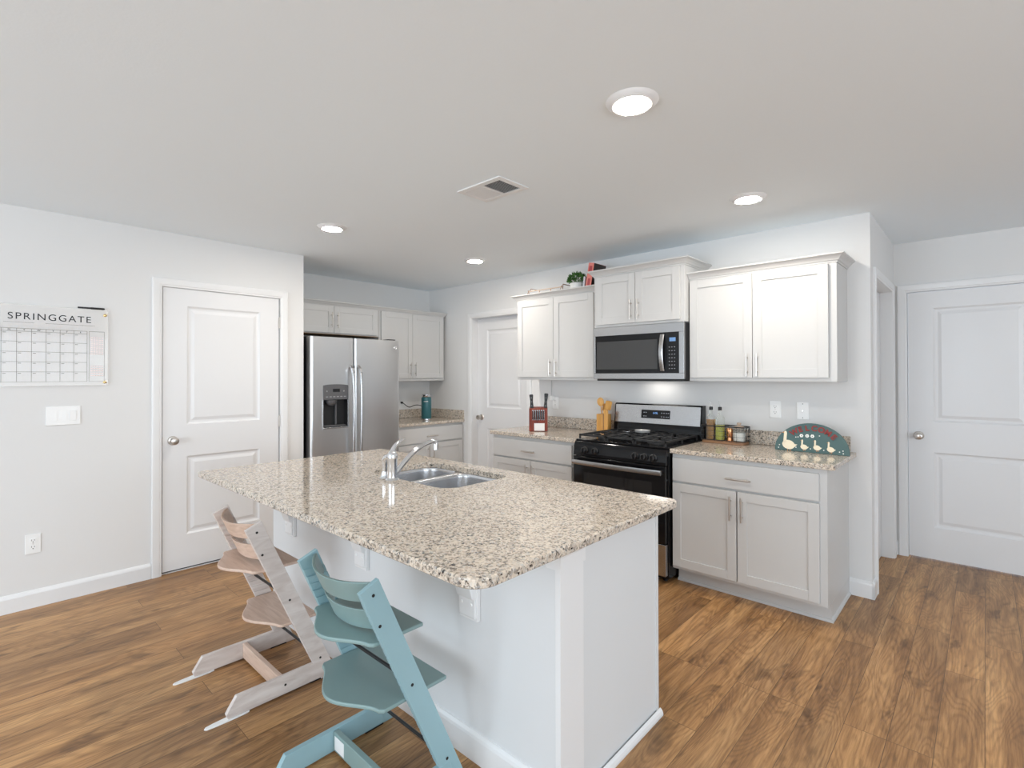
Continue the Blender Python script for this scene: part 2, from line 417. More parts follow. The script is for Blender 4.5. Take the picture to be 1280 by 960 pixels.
def casing(name, loc, rz, w, h, cw=.06, depth=0):
    """trim around an opening w x h: mitred profile swept up, over and down; plus jamb lining of given depth"""
    prof = [(0, .010), (.004, .012), (.012, .012), (.016, .0155), (cw-.018, .018), (cw-.006, .018), (cw, .014), (cw, 0), (0, 0)]
    rev = .004
    mb = MB(); loops = []
    for cx, cz, sx, sz in ((-rev, 0, -1, 0), (-rev, h+rev, -1, 1), (w+rev, h+rev, 1, 1), (w+rev, 0, 1, 0)):
        loops.append([(cx + sx*o, -t, cz + sz*o) for o, t in prof])
    mb.loft(loops)
    if depth:
        j = .014
        mb.box(-.003-j+.011, .003-.003, 0, depth, 0, h+.004); mb.box(w, w+.006+.006, 0, depth, 0, h+.004); mb.box(-.01, w+.01, 0, depth, h+.002, h+.012)
    o = mb.build(name, M_TRIM); struct(o); o.location = loc; o.rotation_euler = (0, 0, rz); return o

door('door_1', (XL-.004, DL0+.003, .018), R(90), hinges=[.22, 1.02, 1.83], label='white two panel pantry door')
casing('trim_1', (XL, DL0, 0), R(90), DL1-DL0, 2.045)
struct(MB().box(XL-.05, XL-.012, DL0, DL1, 0, .007).build('trim_5', M_TRIM), 'white threshold under pantry door')
struct(MB().box(XL-.045, XL-.02, DL0+.004, DL1-.004, .0075, .017).build('trim_6', M_DARKSLOT), 'dark sweep under pantry door')
door('door_2', (MD0+.002, YW+.082, .012), 0, label='white door recessed beside the corner counter')
casing('trim_2', (MD0, YW, 0), 0, MD1-MD0, 2.045, depth=.12)
door('door_3', (RD0+.002, YD+.004, .012), 0, label='large white two panel door at the right')
casing('trim_3', (RD0, YD, 0), 0, RD1-RD0, 2.045)
door('door_4', (XH-.07, HD0+.002, .012), R(90), w=.79, knob_x=.06, label='white door in the side hall')
casing('trim_4', (XH, HD0, 0), R(90), HD1-HD0, 2.045, depth=.12)

# ---------------------------------------------------------------- baseboards
BP = [(0, 0), (.014, 0), (.014, .084), (.011, .095), (.005, .105), (0, .107)]
def baseboard(name, x0, y0, x1, y1):
    """runs from p0 to p1, room on the right-hand side of travel"""
    d = Vector((x1-x0, y1-y0, 0)); L = d.length; ang = math.atan2(d.y, d.x)
    o = MB().prism([(-t, z) for t, z in BP], 0, L, 'x').build(name, M_TRIM); o.location = (x0, y0, 0); o.rotation_euler = (0, 0, ang)
    return struct(o)
baseboard('baseboard_left', XL, YR, XL, DL0-.066)
baseboard('baseboard_left_end', XL, DL1+.066, XL, YP)
baseboard('baseboard_range_end', -.652, YW, XH+.014, YW)
baseboard('baseboard_hall', XH, YW-.014, XH, HD0-.066)
baseboard('baseboard_hall_end', XH, HD1+.066, XH, YD)
baseboard('baseboard_back_end', XH, YD, RD0-.066, YD)
baseboard('baseboard_back', RD1+.066, YD, XR, YD)
baseboard('baseboard_corner', XF+.62, YW, MD0-.066, YW)
# rear baseboards
baseboard('baseboard_right', XR, YD, XR, YR)

# ================================================================ ceiling fixtures
def recessed(i, x, y, label):
    t = thing('recessed_light', label, 'ceiling light', (x, y, H), 0, 'recessed lights in the kitchen ceiling')
    MB().lathe([(.068, -.015), (.072, -.017), (.078, -.015), (.094, -.004), (.098, 0), (.068, 0)], (0,0,0), 40).build('trim_ring', M_TRIM, t, smooth=True)
    em = bpy.data.materials.get('lit_diffuser')
    if not em:
        em = bpy.data.materials.new('lit_diffuser'); em.use_nodes = True; b = em.node_tree.nodes['Principled BSDF']
        b.inputs['Base Color'].default_value = (.9, .9, .9, 1); b.inputs['Emission Color'].default_value = (1, .93, .84, 1); b.inputs['Emission Strength'].default_value = RECESSED_L
    MB().lathe([(0, -.018), (.05, -.0175), (.0665, -.0145), (.0665, -.012), (0, -.012)], (0,0,0), 40).build('diffuser', em, t, smooth=True)
LBL = ['large bright round ceiling light nearest the camera above the island end', 'round ceiling light above the right-hand base cabinet by the hall',
       'round ceiling light nearest the pantry door', 'small round ceiling light farthest away, toward the recessed door']
for i, (x, y) in enumerate(RECESSED): recessed(i, x, y, LBL[i])

t = thing('ceiling_vent', 'white rectangular air vent with louvres in the ceiling', 'vent', (-1.99, 1.995, H))
w, d = .165, .115
mb = MB()
for x0, x1, y0, y1 in ((-w, w, -d, -d+.034), (-w, w, d-.034, d), (-w, -w+.034, -d+.034, d-.034), (w-.034, w, -d+.034, d-.034), (-.010, .010, -d+.034, d-.034)):
    mb.box(x0, x1, y0, y1, -.007, 0)
mb.build('frame', M_TRIM, t, bevel=.002)
MB().box(-w+.02, w-.02, -d+.02, d-.02, -.0012, -.0004).build('duct_shade_sheet', M_DARKSLOT, t)  # near-black sheet stands in for the shade inside the duct
for sgn in (-1, 1):
    mb = MB()
    n = 11
    for k in range(n):
        cx = sgn*(.011 + (.119)*(k+.5)/n)
        mb.obox((0, 0, 0), (.0046, d-.034, .0004), Matrix.Translation((cx, 0, -.0045)) @ Matrix.Rotation(R(38*sgn), 4, 'Y'))
    mb.build('louvre_bank', M_TRIM, t)
# ================================================================ cabinets (local frame: x along the wall, wall at y=0, front toward -y)
def shaker(mb, x0, x1, z0, z1, y, th=.019, rail=.056, rec=.007):
    mb.box(x0, x0+rail, y, y+th, z0, z1); mb.box(x1-rail, x1, y, y+th, z0, z1)
    mb.box(x0+rail, x1-rail, y, y+th, z0, z0+rail); mb.box(x0+rail, x1-rail, y, y+th, z1-rail, z1)
    mb.box(x0+rail-.001, x1-rail+.001, y+rec, y+th-.002, z0+rail-.001, z1-rail+.001)
    return mb
def pull(parent, x, y, z, vertical=True, L=.150):
    mb = MB(); r = .0055; off = .030
    if vertical:
        mb.tube([(x, y-off, z-L/2), (x, y-off, z+L/2)], r, 12)
        for s in (-1, 1): mb.tube([(x, y+.001, z+s*(L/2-.028)), (x, y-off, z+s*(L/2-.028))], .0042, 10)
    else:
        mb.tube([(x-L/2, y-off, z), (x+L/2, y-off, z)], r, 12)
        for s in (-1, 1): mb.tube([(x+s*(L/2-.028), y+.001, z), (x+s*(L/2-.028), y-off, z)], .0042, 10)
    return mb.build('handle', M_NICKEL, parent, smooth=True)
def crown(root, w, depth, z, left, right, rise=.052, out=.045, name='crown_moulding', y_in=.0):
    """crown around front (and exposed ends)"""
    prof = [(-.012, 0), (.004, 0), (.006, .008), (.012, .012), (.018, .022), (.030, .034), (out-.006, .040), (out, .044), (out, rise), (-.012, rise)]
    loops = []
    def L(px, py, sx, sy): loops.append([(px + sx*o, py + sy*o, z + q) for o, q in prof])
    if left: L(0, 0, -1, 0); L(0, -depth, -1, -1)
    else: L(0, -depth, 0, -1)
    if right: L(w, -depth, 1, -1); L(w, 0, 1, 0)
    else: L(w, -depth, 0, -1)
    return MB().loft(loops).build(name, M_CAB, root)
def upper(name, label, loc, rz, w, h, depth, doors, handle_z, crn=(True, True), stile=.014, rail=.022, group=None, topgap=.006, plywood='grey', hside='low'):
    """loc = bottom left back corner"""
    t = thing(name, label, 'cabinet', loc, rz, group)
    MB().box(0, w, -depth, -.001, 0, h).build('body', M_CAB, t, bevel=.0012)
    if plywood: MB().box(.003, w-.003, -depth+.0005, -.012, -.003, .001).build('bottom_panel', M_CAB if plywood == 'grey' else M_WOODUNDER, t)
    MBt = None
    x0, x1 = doors[0][0], doors[-1][1]
    for k, (a, b) in enumerate(doors):
        d = shaker(MB(), a, b, rail, h-topgap, -depth-.0205).build('door', M_CAB, t, bevel=.0012)
        hx = b-.030 if k == 0 else a+.030
        pull(d, hx, -depth-.0205, handle_z)
    if crn is not None: crown(t, w, depth, h, *crn)
    return t
def base(name, label, loc, rz, w, h, depth, doors, drawer, crn=None, toe_r=True, toe_l=False):
    t = thing(name, label, 'cabinet', loc, rz)
    mb = MB(); tk = .085; th = .105
    mb.box(0, w, -depth, -.001, th, h); mb.box(.001, w-.001 if not toe_r else w, -depth+tk, -.001, 0, th)
    mb.build('body', M_CAB, t, bevel=.0012)
    # toe kick board with shoe moulding
    q = [(0, 0), (.012, 0), (.012, .006), (.008, .014), (0, .018)]
    mb = MB(); lp = []
    lp.append([(0, -depth+tk-o, z) for o, z in q])
    if toe_r: lp.append([(w+o, -depth+tk-o, z) for o, z in q]); lp.append([(w+o, -.001, z) for o, z in q])
    else: lp.append([(w, -depth+tk-o, z) for o, z in q])
    mb.loft(lp).build('shoe_moulding', M_CAB, t)
    dz0, dz1, hz = drawer
    dr = MB().box(doors[0][0], doors[-1][1], -depth-.0205, -depth-.001, dz0, dz1).build('drawer', M_CAB, t, bevel=.002)
    pull(dr, (doors[0][0]+doors[-1][1])/2, -depth-.0205, hz, False)
    for k, (a, b) in enumerate(doors):
        d = shaker(MB(), a, b, th+.022, dz0-.014, -depth-.0205).build('door', M_CAB, t, bevel=.0012)
        pull(d, b-.030 if k == 0 else a+.030, -depth-.0205, dz0-.014-.105)
    return t
CT = .914; CH = .884
UD = .316
upper('wall_cabinet', 'wide two door grey wall cabinet right of the microwave, shading the outlets', (-1.573, YW, 1.372), 0, .918, .722, UD, [(.012, .437), (.441, .876)], .107, (False, True), group='grey wall cabinets')
upper('wall_cabinet', 'short two door grey cabinet set forward directly above the microwave', (-2.338, YW, 1.798), 0, .763, .405, .392, [(.026, .378), (.382, .734)], .115, (True, True), rail=.016, group='grey wall cabinets')
upper('wall_cabinet', 'two door grey wall cabinet left of the microwave with plant and tray on top', (-3.255, YW, 1.372), 0, .915, .735, UD, [(.020, .444), (.448, .868)], .107, (True, False), group='grey wall cabinets')
upper('wall_cabinet', 'low two door grey cabinet above the refrigerator', (XF, YP+.004, 1.818), R(90), .990, .278, UD, [(.030, .478), (.482, .965)], .135, None, rail=.010, group='grey wall cabinets', plywood='raw')
upper('wall_cabinet', 'two door grey wall cabinet in the far corner above the teal flask', (XF, 2.996, 1.355), R(90), .880, .741, UD, [(.020, .418), (.422, .858)], .125, None, rail=.026, group='grey wall cabinets')
t = thing('cornice', 'grey cornice strip running along the tops of the corner wall cabinets', 'moulding', (XF, YP+.004, 2.096), R(90))
crown(t, 1.872, UD+.002, .0, False, True, rise=.034, out=.026, name='moulding_strip')

base('base_cabinet', 'grey base cabinet at the right end with one drawer over two doors', (-1.566, YW, 0), 0, .913, CH, .61, [(.008, .424), (.432, .876)], (.700, .855, .765))
base('base_cabinet', 'grey base cabinet left of the range below the knife block', (-3.282, YW, 0), 0, .935, CH, .61, [(.012, .452), (.458, .884)], (.700, .855, .765), toe_r=False)
base('base_cabinet', 'grey corner base cabinet between the refrigerator and the recessed door', (XF, 2.975, 0), R(90), .932, CH, .61, [(.012, .452), (.458, .920)], (.700, .855, .765), toe_r=False)

def slab_top(mb, outer, holes, z0, z1, ch=.004):
    """stone slab from 2d loops with eased top edge; holes cut through"""
    bm = mb.bm
    def inset(loop, d):
        n = len(loop); out = []
        for i in range(n):
            p, a, b = Vector(loop[i]), Vector(loop[i-1]), Vector(loop[(i+1) % n])
            e1 = (p-a); e2 = (b-p)
            if e1.length < 1e-7 or e2.length < 1e-7: out.append(tuple(p)); continue
            n1 = Vector((-e1.y, e1.x)).normalized(); n2 = Vector((-e2.y, e2.x)).normalized()
            m = (n1+n2); m = m / max(m.length_squared, 1e-6) * 2
            out.append(tuple(p + m*d))
        return out
    def ring(loops3):
        L = [[bm.verts.new(p) for p in l] for l in loops3]; n = len(L[0])
        for a, b in zip(L, L[1:]):
            for i in range(n): bm.faces.new((a[i], a[(i+1) % n], b[(i+1) % n], b[i]))
        return L[0], L[-1]
    tops, bots = [], []
    i = inset(outer, ch); b0 = inset(outer, ch*.6)
    lo, hi = ring([[(x, y, z0) for x, y in b0], [(x, y, z0+ch*.6) for x, y in outer], [(x, y, z1-ch) for x, y in outer], [(x, y, z1-ch*.3) for x, y in inset(outer, ch*.3)], [(x, y, z1) for x, y in i]])
    tops.append(hi); bots.append(lo)
    for h in holes:
        lo, hi = ring([[(x, y, z0) for x, y in h], [(x, y, z1-.002) for x, y in h], [(x, y, z1) for x, y in inset(h, -.002)]])
        tops.append(hi); bots.append(lo)
    for grp in (tops, bots):
        ed = []
        for l in grp:
            n = len(l)
            for k in range(n):
                e = bm.edges.get((l[k], l[(k+1) % n])); ed.append(e)
        bmesh.ops.triangle_fill(bm, edges=ed, use_beauty=True)
    return mb
t = thing('granite_countertop', 'speckled granite countertop at the right holding the oil basket and the goose sign', 'countertop', (-1.572, YW, CH), 0, 'granite countertops')
slab_top(MB(), rrect(0, .962, -.645, -.001, [.004, .012, .004, .004], 4), [], 0, .030).build('worktop', M_GRANITE, t)
MB().box(.01, .932, -.020, -.001, .0305, .130).build('backsplash', M_GRANITE, t, bevel=.002)
t = thing('granite_countertop', 'speckled granite countertop left of the range with knife block on it', 'countertop', (-3.305, YW, CH), 0, 'granite countertops')
slab_top(MB(), rrect(0, .958, -.645, -.001, [.012, .004, .004, .004], 4), [], 0, .030).build('worktop', M_GRANITE, t)
MB().box(.03, .955, -.020, -.001, .0305, .130).build('backsplash', M_GRANITE, t, bevel=.002)
t = thing('granite_countertop', 'small speckled granite corner countertop beside the refrigerator', 'countertop', (XF, 2.965, CH), R(90), 'granite countertops')
slab_top(MB(), rrect(0, .943, -.645, -.001, .004, 4), [], 0, .030).build('worktop', M_GRANITE, t)
MB().box(0, .943, -.020, -.001, .0305, .130).build('backsplash', M_GRANITE, t, bevel=.002)
MB().box(.923, .943, -.64, -.0205, .0305, .130).build('side_splash', M_GRANITE, t, bevel=.002)

# ================================================================ island
IT = .897; IB = .867
t = thing('kitchen_island', 'light grey painted kitchen island with white corner post and brackets', 'kitchen island', (-1.0, 1.30, 0), R(.6))
Lx = 2.13
MB().box(-Lx, -.016, 0, .125, 0, IB-.001).build('pony_wall', M_ISL, t)
MB().box(-.016, .004, -.001, .130, 0, IB-.001).build('end_post', M_TRIM, t, bevel=.001)
# capital trim wrapped round the post head
q = [(0, -.075), (.005, -.075), (.005, -.035), (.010, -.028), (.013, -.022), (.013, 0), (0, 0)]
lp = [[(-.050, -.001-o, IB-.001+z) for o, z in q], [(.004+o, -.001-o, IB-.001+z) for o, z in q], [(.004+o, .135, IB-.001+z) for o, z in q]]
MB().loft(lp).build('post_capital', M_TRIM, t)
mb = MB().box(-.02, -.003, .1255, .680, 0, IB-.001); mb.box(-.003, .002, .662, .680, 0, IB-.001)
mb.build('end_panel', M_ISL, t)
mb = MB(); mb.box(-Lx, -Lx+.018, .1255, .68, 0, IB-.001); mb.box(-Lx+.018, -.021, .655, .675, .10, .135); mb.box(-Lx+.018, -.021, .655, .675, IB-.04, IB-.001)
for x in (-Lx+.018, -1.62, -.66, -.06): mb.box(x, x+.035, .655, .675, .135, IB-.04)
mb.box(-Lx+.018, -.021, .1255, .655, .10, .115); mb.box(-Lx+.018, -.021, .60, .61, 0, .10)
mb.build('cabinet_frame', M_CAB, t)
for x0, x1 in ((-2.10, -1.62), (-1.57, -1.13), (-1.12, -.66), (-.61, -.03)):
    o = shaker(MB(), x0, x1, .12, .85, -.694).build('door', M_CAB, t, bevel=.0012)
    o.data.transform(Matrix.Rotation(R(180), 4, 'Z') @ Matrix.Translation((-(x0+x1), 0, 0)))
q = [(0, 0), (.013, 0), (.013, .010), (.009, .020), (0, .028)]
MB().loft([[(.004+o, -.014, z) for o, z in q], [(.004+o, .690, z) for o, z in q]]).build('shoe_moulding', M_TRIM, t)
MB().loft([[(-Lx, -z0, z) for z0, z in BP], [(.004, -z0, z) for z0, z in BP]]).build('baseboard', M_TRIM, t)
for x in (-.405, -1.137, -1.872):
    mb = MB(); w = .048
    pf = [(0, -.340), (-.022, -.340), (-.026, -.335), (-.026, -.268), (-.036, -.264), (-.040, -.254), (-.046, -.232), (-.058, -.208), (-.078, -.184), (-.105, -.164), (-.140, -.150), (-.165, -.146), (-.172, -.136), (-.172, -.035), (-.180, -.030), (-.180, 0), (0, 0)]
    mb.prism([(y-.0005, z+IB-.001) for y, z in pf], x-w+.006, x+w-.006, 'x')
    mb.box(x-w, x+w, -.019, -.0005, IB-.351, IB-.001)
    c = mb.build('corbel', M_TRIM, t, bevel=.003)
    for dx in (-.025, .025): MB().lathe([(0, 0), (.006, 0), (.004, .003), (0, .003)], (x+dx, -.0265, IB-.29), 12, Matrix.Rotation(R(90), 4, 'X')).build('screw_cap', M_PLASTIC, c)

t = thing('island_countertop', 'long polished speckled granite island top with cut out for the sink', 'countertop', (-3.136, .874, IB))
hole = rrect(-2.445, -1.785, 1.495, 1.922, [.09, .09, .07, .07], 8)
ox, oy = 3.136, -.874
outer = [(x+ox, y+oy) for x, y in rrect(-3.136, -.934, .874, 2.030, [.03, .075, .035, .03], 8)]
slab_top(MB(), outer, [[(x+ox, y+oy) for x, y in hole]], 0, .030, .006).build('worktop', M_GRANITE, t)

t = thing('kitchen_sink', 'stainless steel double bowl undermount sink in the island top', 'sink', (-2.115, 1.71, IB))
x0, x1, y0, y1 = -.338, .338, -.222, .220
mb = MB(); bm = mb.bm
dv = -.055
bowls = [rrect(x0+.004, dv-.014, y0+.004, y1-.004, [.09, .06, .06, .075], 8), rrect(dv+.014, x1-.004, y0+.004, y1-.004, [.06, .09, .075, .06], 8)]
outer = rrect(x0-.02, x1+.02, y0-.016, y1+.02, .09, 8)
def vl(loop, z): return [bm.verts.new((x, y, z)) for x, y in loop]
rings = [vl(outer, -.0015)]
for b in bowls:
    cx = sum(p[0] for p in b)/len(b); cy = sum(p[1] for p in b)/len(b)
    prev = vl([(cx+(x-cx)*1.0, cy+(y-cy)*1.0) for x, y in b], -.0015); rings.append(prev)
    for s_, z in ((.985, -.006), (.975, -.02), (.955, -.13), (.93, -.155), (.87, -.170), (.6, -.176), (.14, -.179)):
        cur = vl([(cx+(x-cx)*s_, cy+(y-cy)*s_) for x, y in b], z)
        n = len(cur)
        for i in range(n): bm.faces.new((prev[i], prev[(i+1) % n], cur[(i+1) % n], cur[i]))
        prev = cur
    bm.faces.new(prev)
ed = []
for l in rings:
    n = len(l)
    for k in range(n):
        e = bm.edges.get((l[k], l[(k+1) % n])) or bm.edges.new((l[k], l[(k+1) % n])); ed.append(e)
bmesh.ops.triangle_fill(bm, edges=ed, use_beauty=True)
basin = mb.build('basin', M_SINK, t, smooth=True)
for b in bowls:
    cx = sum(p[0] for p in b)/len(b); cy = sum(p[1] for p in b)/len(b)
    MB().lathe([(0, 0), (.030, 0), (.042, .002), (.045, .004), (.040, .005), (.03, .002), (0, .001)], (cx, cy, -.1785), 28).build('drain', M_CHROME, t, smooth=True)

t = thing('kitchen_faucet', 'chrome single lever faucet with arched spout on the island', 'faucet', (-2.150, 1.452, IT))
MB().lathe([(0, 0), (.033, 0), (.034, .004), (.030, .009), (.025, .013), (.024, .100), (.025, .104), (.026, .120), (.020, .138), (.013, .146), (0, .148)], (0, 0, 0), 32).build('body', M_CHROME, t, smooth=True)
def bez(p0, p1, p2, p3, n=14):
    p0, p1, p2, p3 = map(Vector, (p0, p1, p2, p3)); o = []
    for i in range(n+1):
        u = i/n; o.append(p0*(1-u)**3 + p1*3*u*(1-u)**2 + p2*3*u*u*(1-u) + p3*u**3)
    return o
sp = bez((0, .018, .030), (.0, .085, .095), (.0, .150, .160), (.0, .255, .168))
rr = [.0135 - .0025*i/14 for i in range(15)]
MB().tube(sp + [Vector((0, .268, .163)), Vector((0, .272, .150)), Vector((0, .272, .122))], rr + [.013, .014, .0145], 16).build('spout', M_CHROME, t, smooth=True)
lv = bez((0, 0, .138), (0, .012, .170), (0, .030, .185), (0, .075, .200))
MB().tube(lv, [.014 - .0007*i for i in range(15)], 14).build('lever', M_CHROME, t, smooth=True)
t = thing('side_sprayer', 'small chrome pull out sprayer standing left of the faucet', 'sprayer', (-2.212, 1.448, IT))
MB().lathe([(0, 0), (.024, 0), (.025, .003), (.021, .008), (.017, .020), (.016, .035), (0, .036)], (0, 0, 0), 24).build('holder', M_CHROME, t, smooth=True)
MB().tube([(0, 0, .034), (0, 0, .075), (.002, 0, .092), (.012, .002, .106), (.030, .004, .112)], [.0125, .014, .015, .016, .014], 16).build('spray_head', M_CHROME, t, smooth=True)
# ================================================================ refrigerator (local: width +x -> world +Y, front -y -> world +X)
t = thing('refrigerator', 'stainless steel side by side refrigerator with ice and water dispenser', 'refrigerator', (XF, 2.032, 0), R(90))
W, D, HH = .905, .780, 1.755
MB().box(.004, W-.004, -(D-.085), -.03, .02, HH).build('cabinet', M_BLACKSAT, t, bevel=.003)
MB().box(.02, W-.02, -(D-.10), -(D-.12), 0.0, .085).build('toe_grille', M_BLACKSAT, t)
sp = .412
def fdoor(a, b, cut=None):
    """door with softly rounded side edges; cut = (x0,x1,z0,z1) opening"""
    y0 = -(D-.080)
    zs0, zs1 = .09, HH-.004
    mb = MB(); bm = mb.bm
    r = .022
    def prof(z):
        p = [(a, y0)]
        for k in range(7): th = R(180 + 90*k/6); p.append((a+r + r*math.cos(th), -(D-r) + r*math.sin(th)))
        xs = [cut[0], cut[1]] if cut else []
        for x in xs: p.append((x, -D))
        for k in range(7): th = R(270 + 90*k/6); p.append((b-r + r*math.cos(th), -(D-r) + r*math.sin(th)))
        p.append((b, y0)); return [bm.verts.new((x, y, z)) for x, y in p]
    levels = [zs0] + ([cut[2], cut[3]] if cut else []) + [zs1]
    P = [prof(z) for z in levels]; n = len(P[0])
    for li, (A, B) in enumerate(zip(P, P[1:])):
        for i in range(n):
            if cut and li == 1 and i == 8: continue
            bm.faces.new((A[i], A[(i+1) % n], B[(i+1) % n], B[i]))
    bm.faces.new(P[0][::-1]); bm.faces.new(P[-1])
    return mb
dc = (.115, .345, .958, 1.328)
d1 = fdoor(.002, sp-.003, dc).build('freezer_door', M_STEELF, t, smooth=True)
d2 = fdoor(sp+.003, W, None).build('fridge_door', M_STEELF, t, smooth=True)
# dispenser as sub-parts of the freezer door
x0, x1, z0, z1 = dc
y = -D
mb = MB()
mb.box(x0, x1, y, y+.012, 1.205, z1)                      # control face
mb.box(x0, x1, y+.055, y+.060, z0, 1.205); mb.box(x0, x0+.004, y, y+.055, z0, 1.205); mb.box(x1-.004, x1, y, y+.055, z0, 1.205)
mb.box(x0, x1, y, y+.055, z0, z0+.006); mb.box(x0+.004, x1-.004, y+.012, y+.055, 1.200, 1.206)
mb.build('dispenser_recess', M_BLACKSAT, d1)
arch = [(x0-.004, 1.20), (x1+.004, 1.20), (x1+.004, 1.322)] + [((x0+x1)/2 + (x1-x0+.008)/2*math.cos(R(a)), 1.322 + .014*math.sin(R(a))) for a in range(10, 175, 15)] + [(x0-.004, 1.322)]
MB().prism(arch, y-.006, y+.004, 'y').build('dispenser_panel', M_GREYPL, d1, bevel=.0015)
mb = MB()
mb.box(x0-.010, x0, y-.005, y+.004, z0-.008, 1.20); mb.box(x1, x1+.010, y-.007, y+.004, z0-.008, 1.20); mb.box(x0-.010, x1+.010, y-.010, y+.004, z0-.012, z0)
mb.build('dispenser_frame', M_STEEL, d1, bevel=.002)
scr = mat('display_dark', (.01, .01, .012), .1)
MB().box((x0+x1)/2-.030, (x0+x1)/2+.035, y-.0075, y-.005, 1.268, 1.296).build('dispenser_display', scr, d1)
M_GREYBTN = mat('grey_button', (.32, .32, .33), .4)
for k in range(6): MB().box(x0+.02+k*.034, x0+.040+k*.034, y-.0072, y-.005, 1.222, 1.230).build('dispenser_button', M_GREYBTN, d1)
for k in (0, 5): MB().lathe([(0, 0), (.007, 0), (.006, .0015), (0, .0015)], (x0+.03+k*.032, y-.006, 1.275), 12, Matrix.Rotation(R(90), 4, 'X')).build('dispenser_knob', M_GREYBTN, d1)
mb = MB(); c = x0+.085
mb.lathe([(0, 0), (.052, 0), (.048, -.022), (.036, -.040), (.022, -.048), (0, -.050)], (c, y+.026, 1.196), 24)
mb.box(x0+.128, x0+.140, y+.030, y+.05, z0+.02, 1.20)
mb.build('ice_chute', M_GREYPL, d1, smooth=True)
MB().box(x0+.012, x1-.012, y+.006, y+.052, z0+.006, z0+.016).build('drip_tray', M_GREYPL, d1, bevel=.002)
def fhandle(parent, x, lean):
    pts = [(x, -D+.002, 1.50), (x+.0, -D-.022, 1.487), (x, -D-.045, 1.455), (x, -D-.055, 1.38), (x+lean, -D-.062, 1.20), (x+lean, -D-.062, 1.0), (x+lean*.6, -D-.058, .80), (x, -D-.048, .69), (x, -D-.025, .655), (x, -D+.002, .645)]
    # smooth
    P = []
    for i in range(len(pts)-1):
        a, b = Vector(pts[i]), Vector(pts[i+1])
        for k in range(3): P.append(a.lerp(b, k/3))
    P.append(Vector(pts[-1]))
    for _ in range(2): P = [P[0]] + [(P[i-1]+P[i]*2+P[i+1])/4 for i in range(1, len(P)-1)] + [P[-1]]
    MB().tube(P, .0125, 12).build('handle', M_STEEL, parent, smooth=True)
    mb = MB()
    mb.tube([(x, -D-.036, 1.473), (x, -D-.050, 1.437)], .0155, 12)
    mb.build('handle_collar', M_CHROME, parent, smooth=True)
fhandle(d1, sp-.036, .0); fhandle(d2, sp+.040, .0)
bd = MB().lathe([(0, 0), (.016, 0), (.0165, .002), (.013, .003), (.012, .002), (0, .002)], (W-.052, -D, 1.680), 28, Matrix.Rotation(R(90), 4, 'X')).build('round_badge', M_CHROME, d2, smooth=True)
mb = MB()
for ang in (20, 200):
    pts = [(W-.052+.007*math.cos(R(ang+k*30))*(1-k*.08), -D-.0028, 1.680+.007*math.sin(R(ang+k*30))*(1-k*.08)) for k in range(8)]
    mb.tube(pts, .0007, 6)
mb.build('badge_monogram', M_GREYPL, bd)
MB().box(W-.11, W-.03, -(D-.03), -(D-.13), HH+.0, HH+.009).build('hinge_cover', M_BLACKSAT, t, bevel=.003)

# ================================================================ range
RX0, RX1 = -2.337, -1.576
t = thing('gas_range', 'black gas range with stainless steel backguard and oven handle', 'stove', (RX0, YW, 0))
W = RX1-RX0
MB().box(0, W, -.655, -.02, .03, .905).build('body', M_BLACK, t, bevel=.003)
for x in (.05, W-.05):
    for y in (-.60, -.08): MB().lathe([(0, 0), (.016, 0), (.016, .005), (.010, .008), (.010, .031), (0, .031)], (x, y, 0), 12).build('levelling_foot', M_BLACKSAT, t)
MB().box(.002, W-.002, -.655, -.108, .9055, .920).build('cooktop', M_BLACK, t, bevel=.004)
# sloped control panel
MB().prism([(-.655, .905), (-.655, .800), (-.690, .800), (-.685, .872), (-.668, .905)], .002, W-.002, 'x').build('control_panel', M_BLACK, t, bevel=.002)
rk = Matrix.Rotation(R(86), 4, 'X')
for x in (.105, .195, .530, .600, .668):
    k = MB().lathe([(0, 0), (.026, 0), (.026, .004), (.021, .008), (.020, .028), (.017, .031), (0, .031)], (x, -.6855, .845), 24, rk).build('knob', M_BLACKSAT, t, smooth=True)
    MB().obox((0, 0, 0), (.004, .005, .018), Matrix.Translation((x, -.719, .845))).build('knob_grip', M_BLACK, k, bevel=.001)
od = MB().box(.004, W-.004, -.695, -.657, .275, .795).build('oven_door', M_BLACK, t, bevel=.004)
M_OVENG = mat('oven_glass', (.012, .012, .013), .04)
MB().box(.10, W-.10, -.6965, -.694, .36, .68).build('oven_window', M_OVENG, od)
hl = []
for i in range(13):
    u = i/12; x = .018 + (W-.036)*u; bow = .018*math.sin(math.pi*u); hl.append((x, bow))
mb = MB()
mb.loft([[(x, -.728-b, .738), (x, -.736-b, .740), (x, -.738-b, .750), (x, -.738-b, .766), (x, -.736-b, .773), (x, -.728-b, .774)] for x, b in hl])
mb.box(.02, .045, -.730, -.694, .742, .770); mb.box(W-.045, W-.02, -.730, -.694, .742, .770)
mb.build('oven_handle', M_STEELH, od, smooth=True)
MB().box(.004, W-.004, -.690, -.657, .055, .268).build('storage_drawer', M_STEELH, t, bevel=.004)
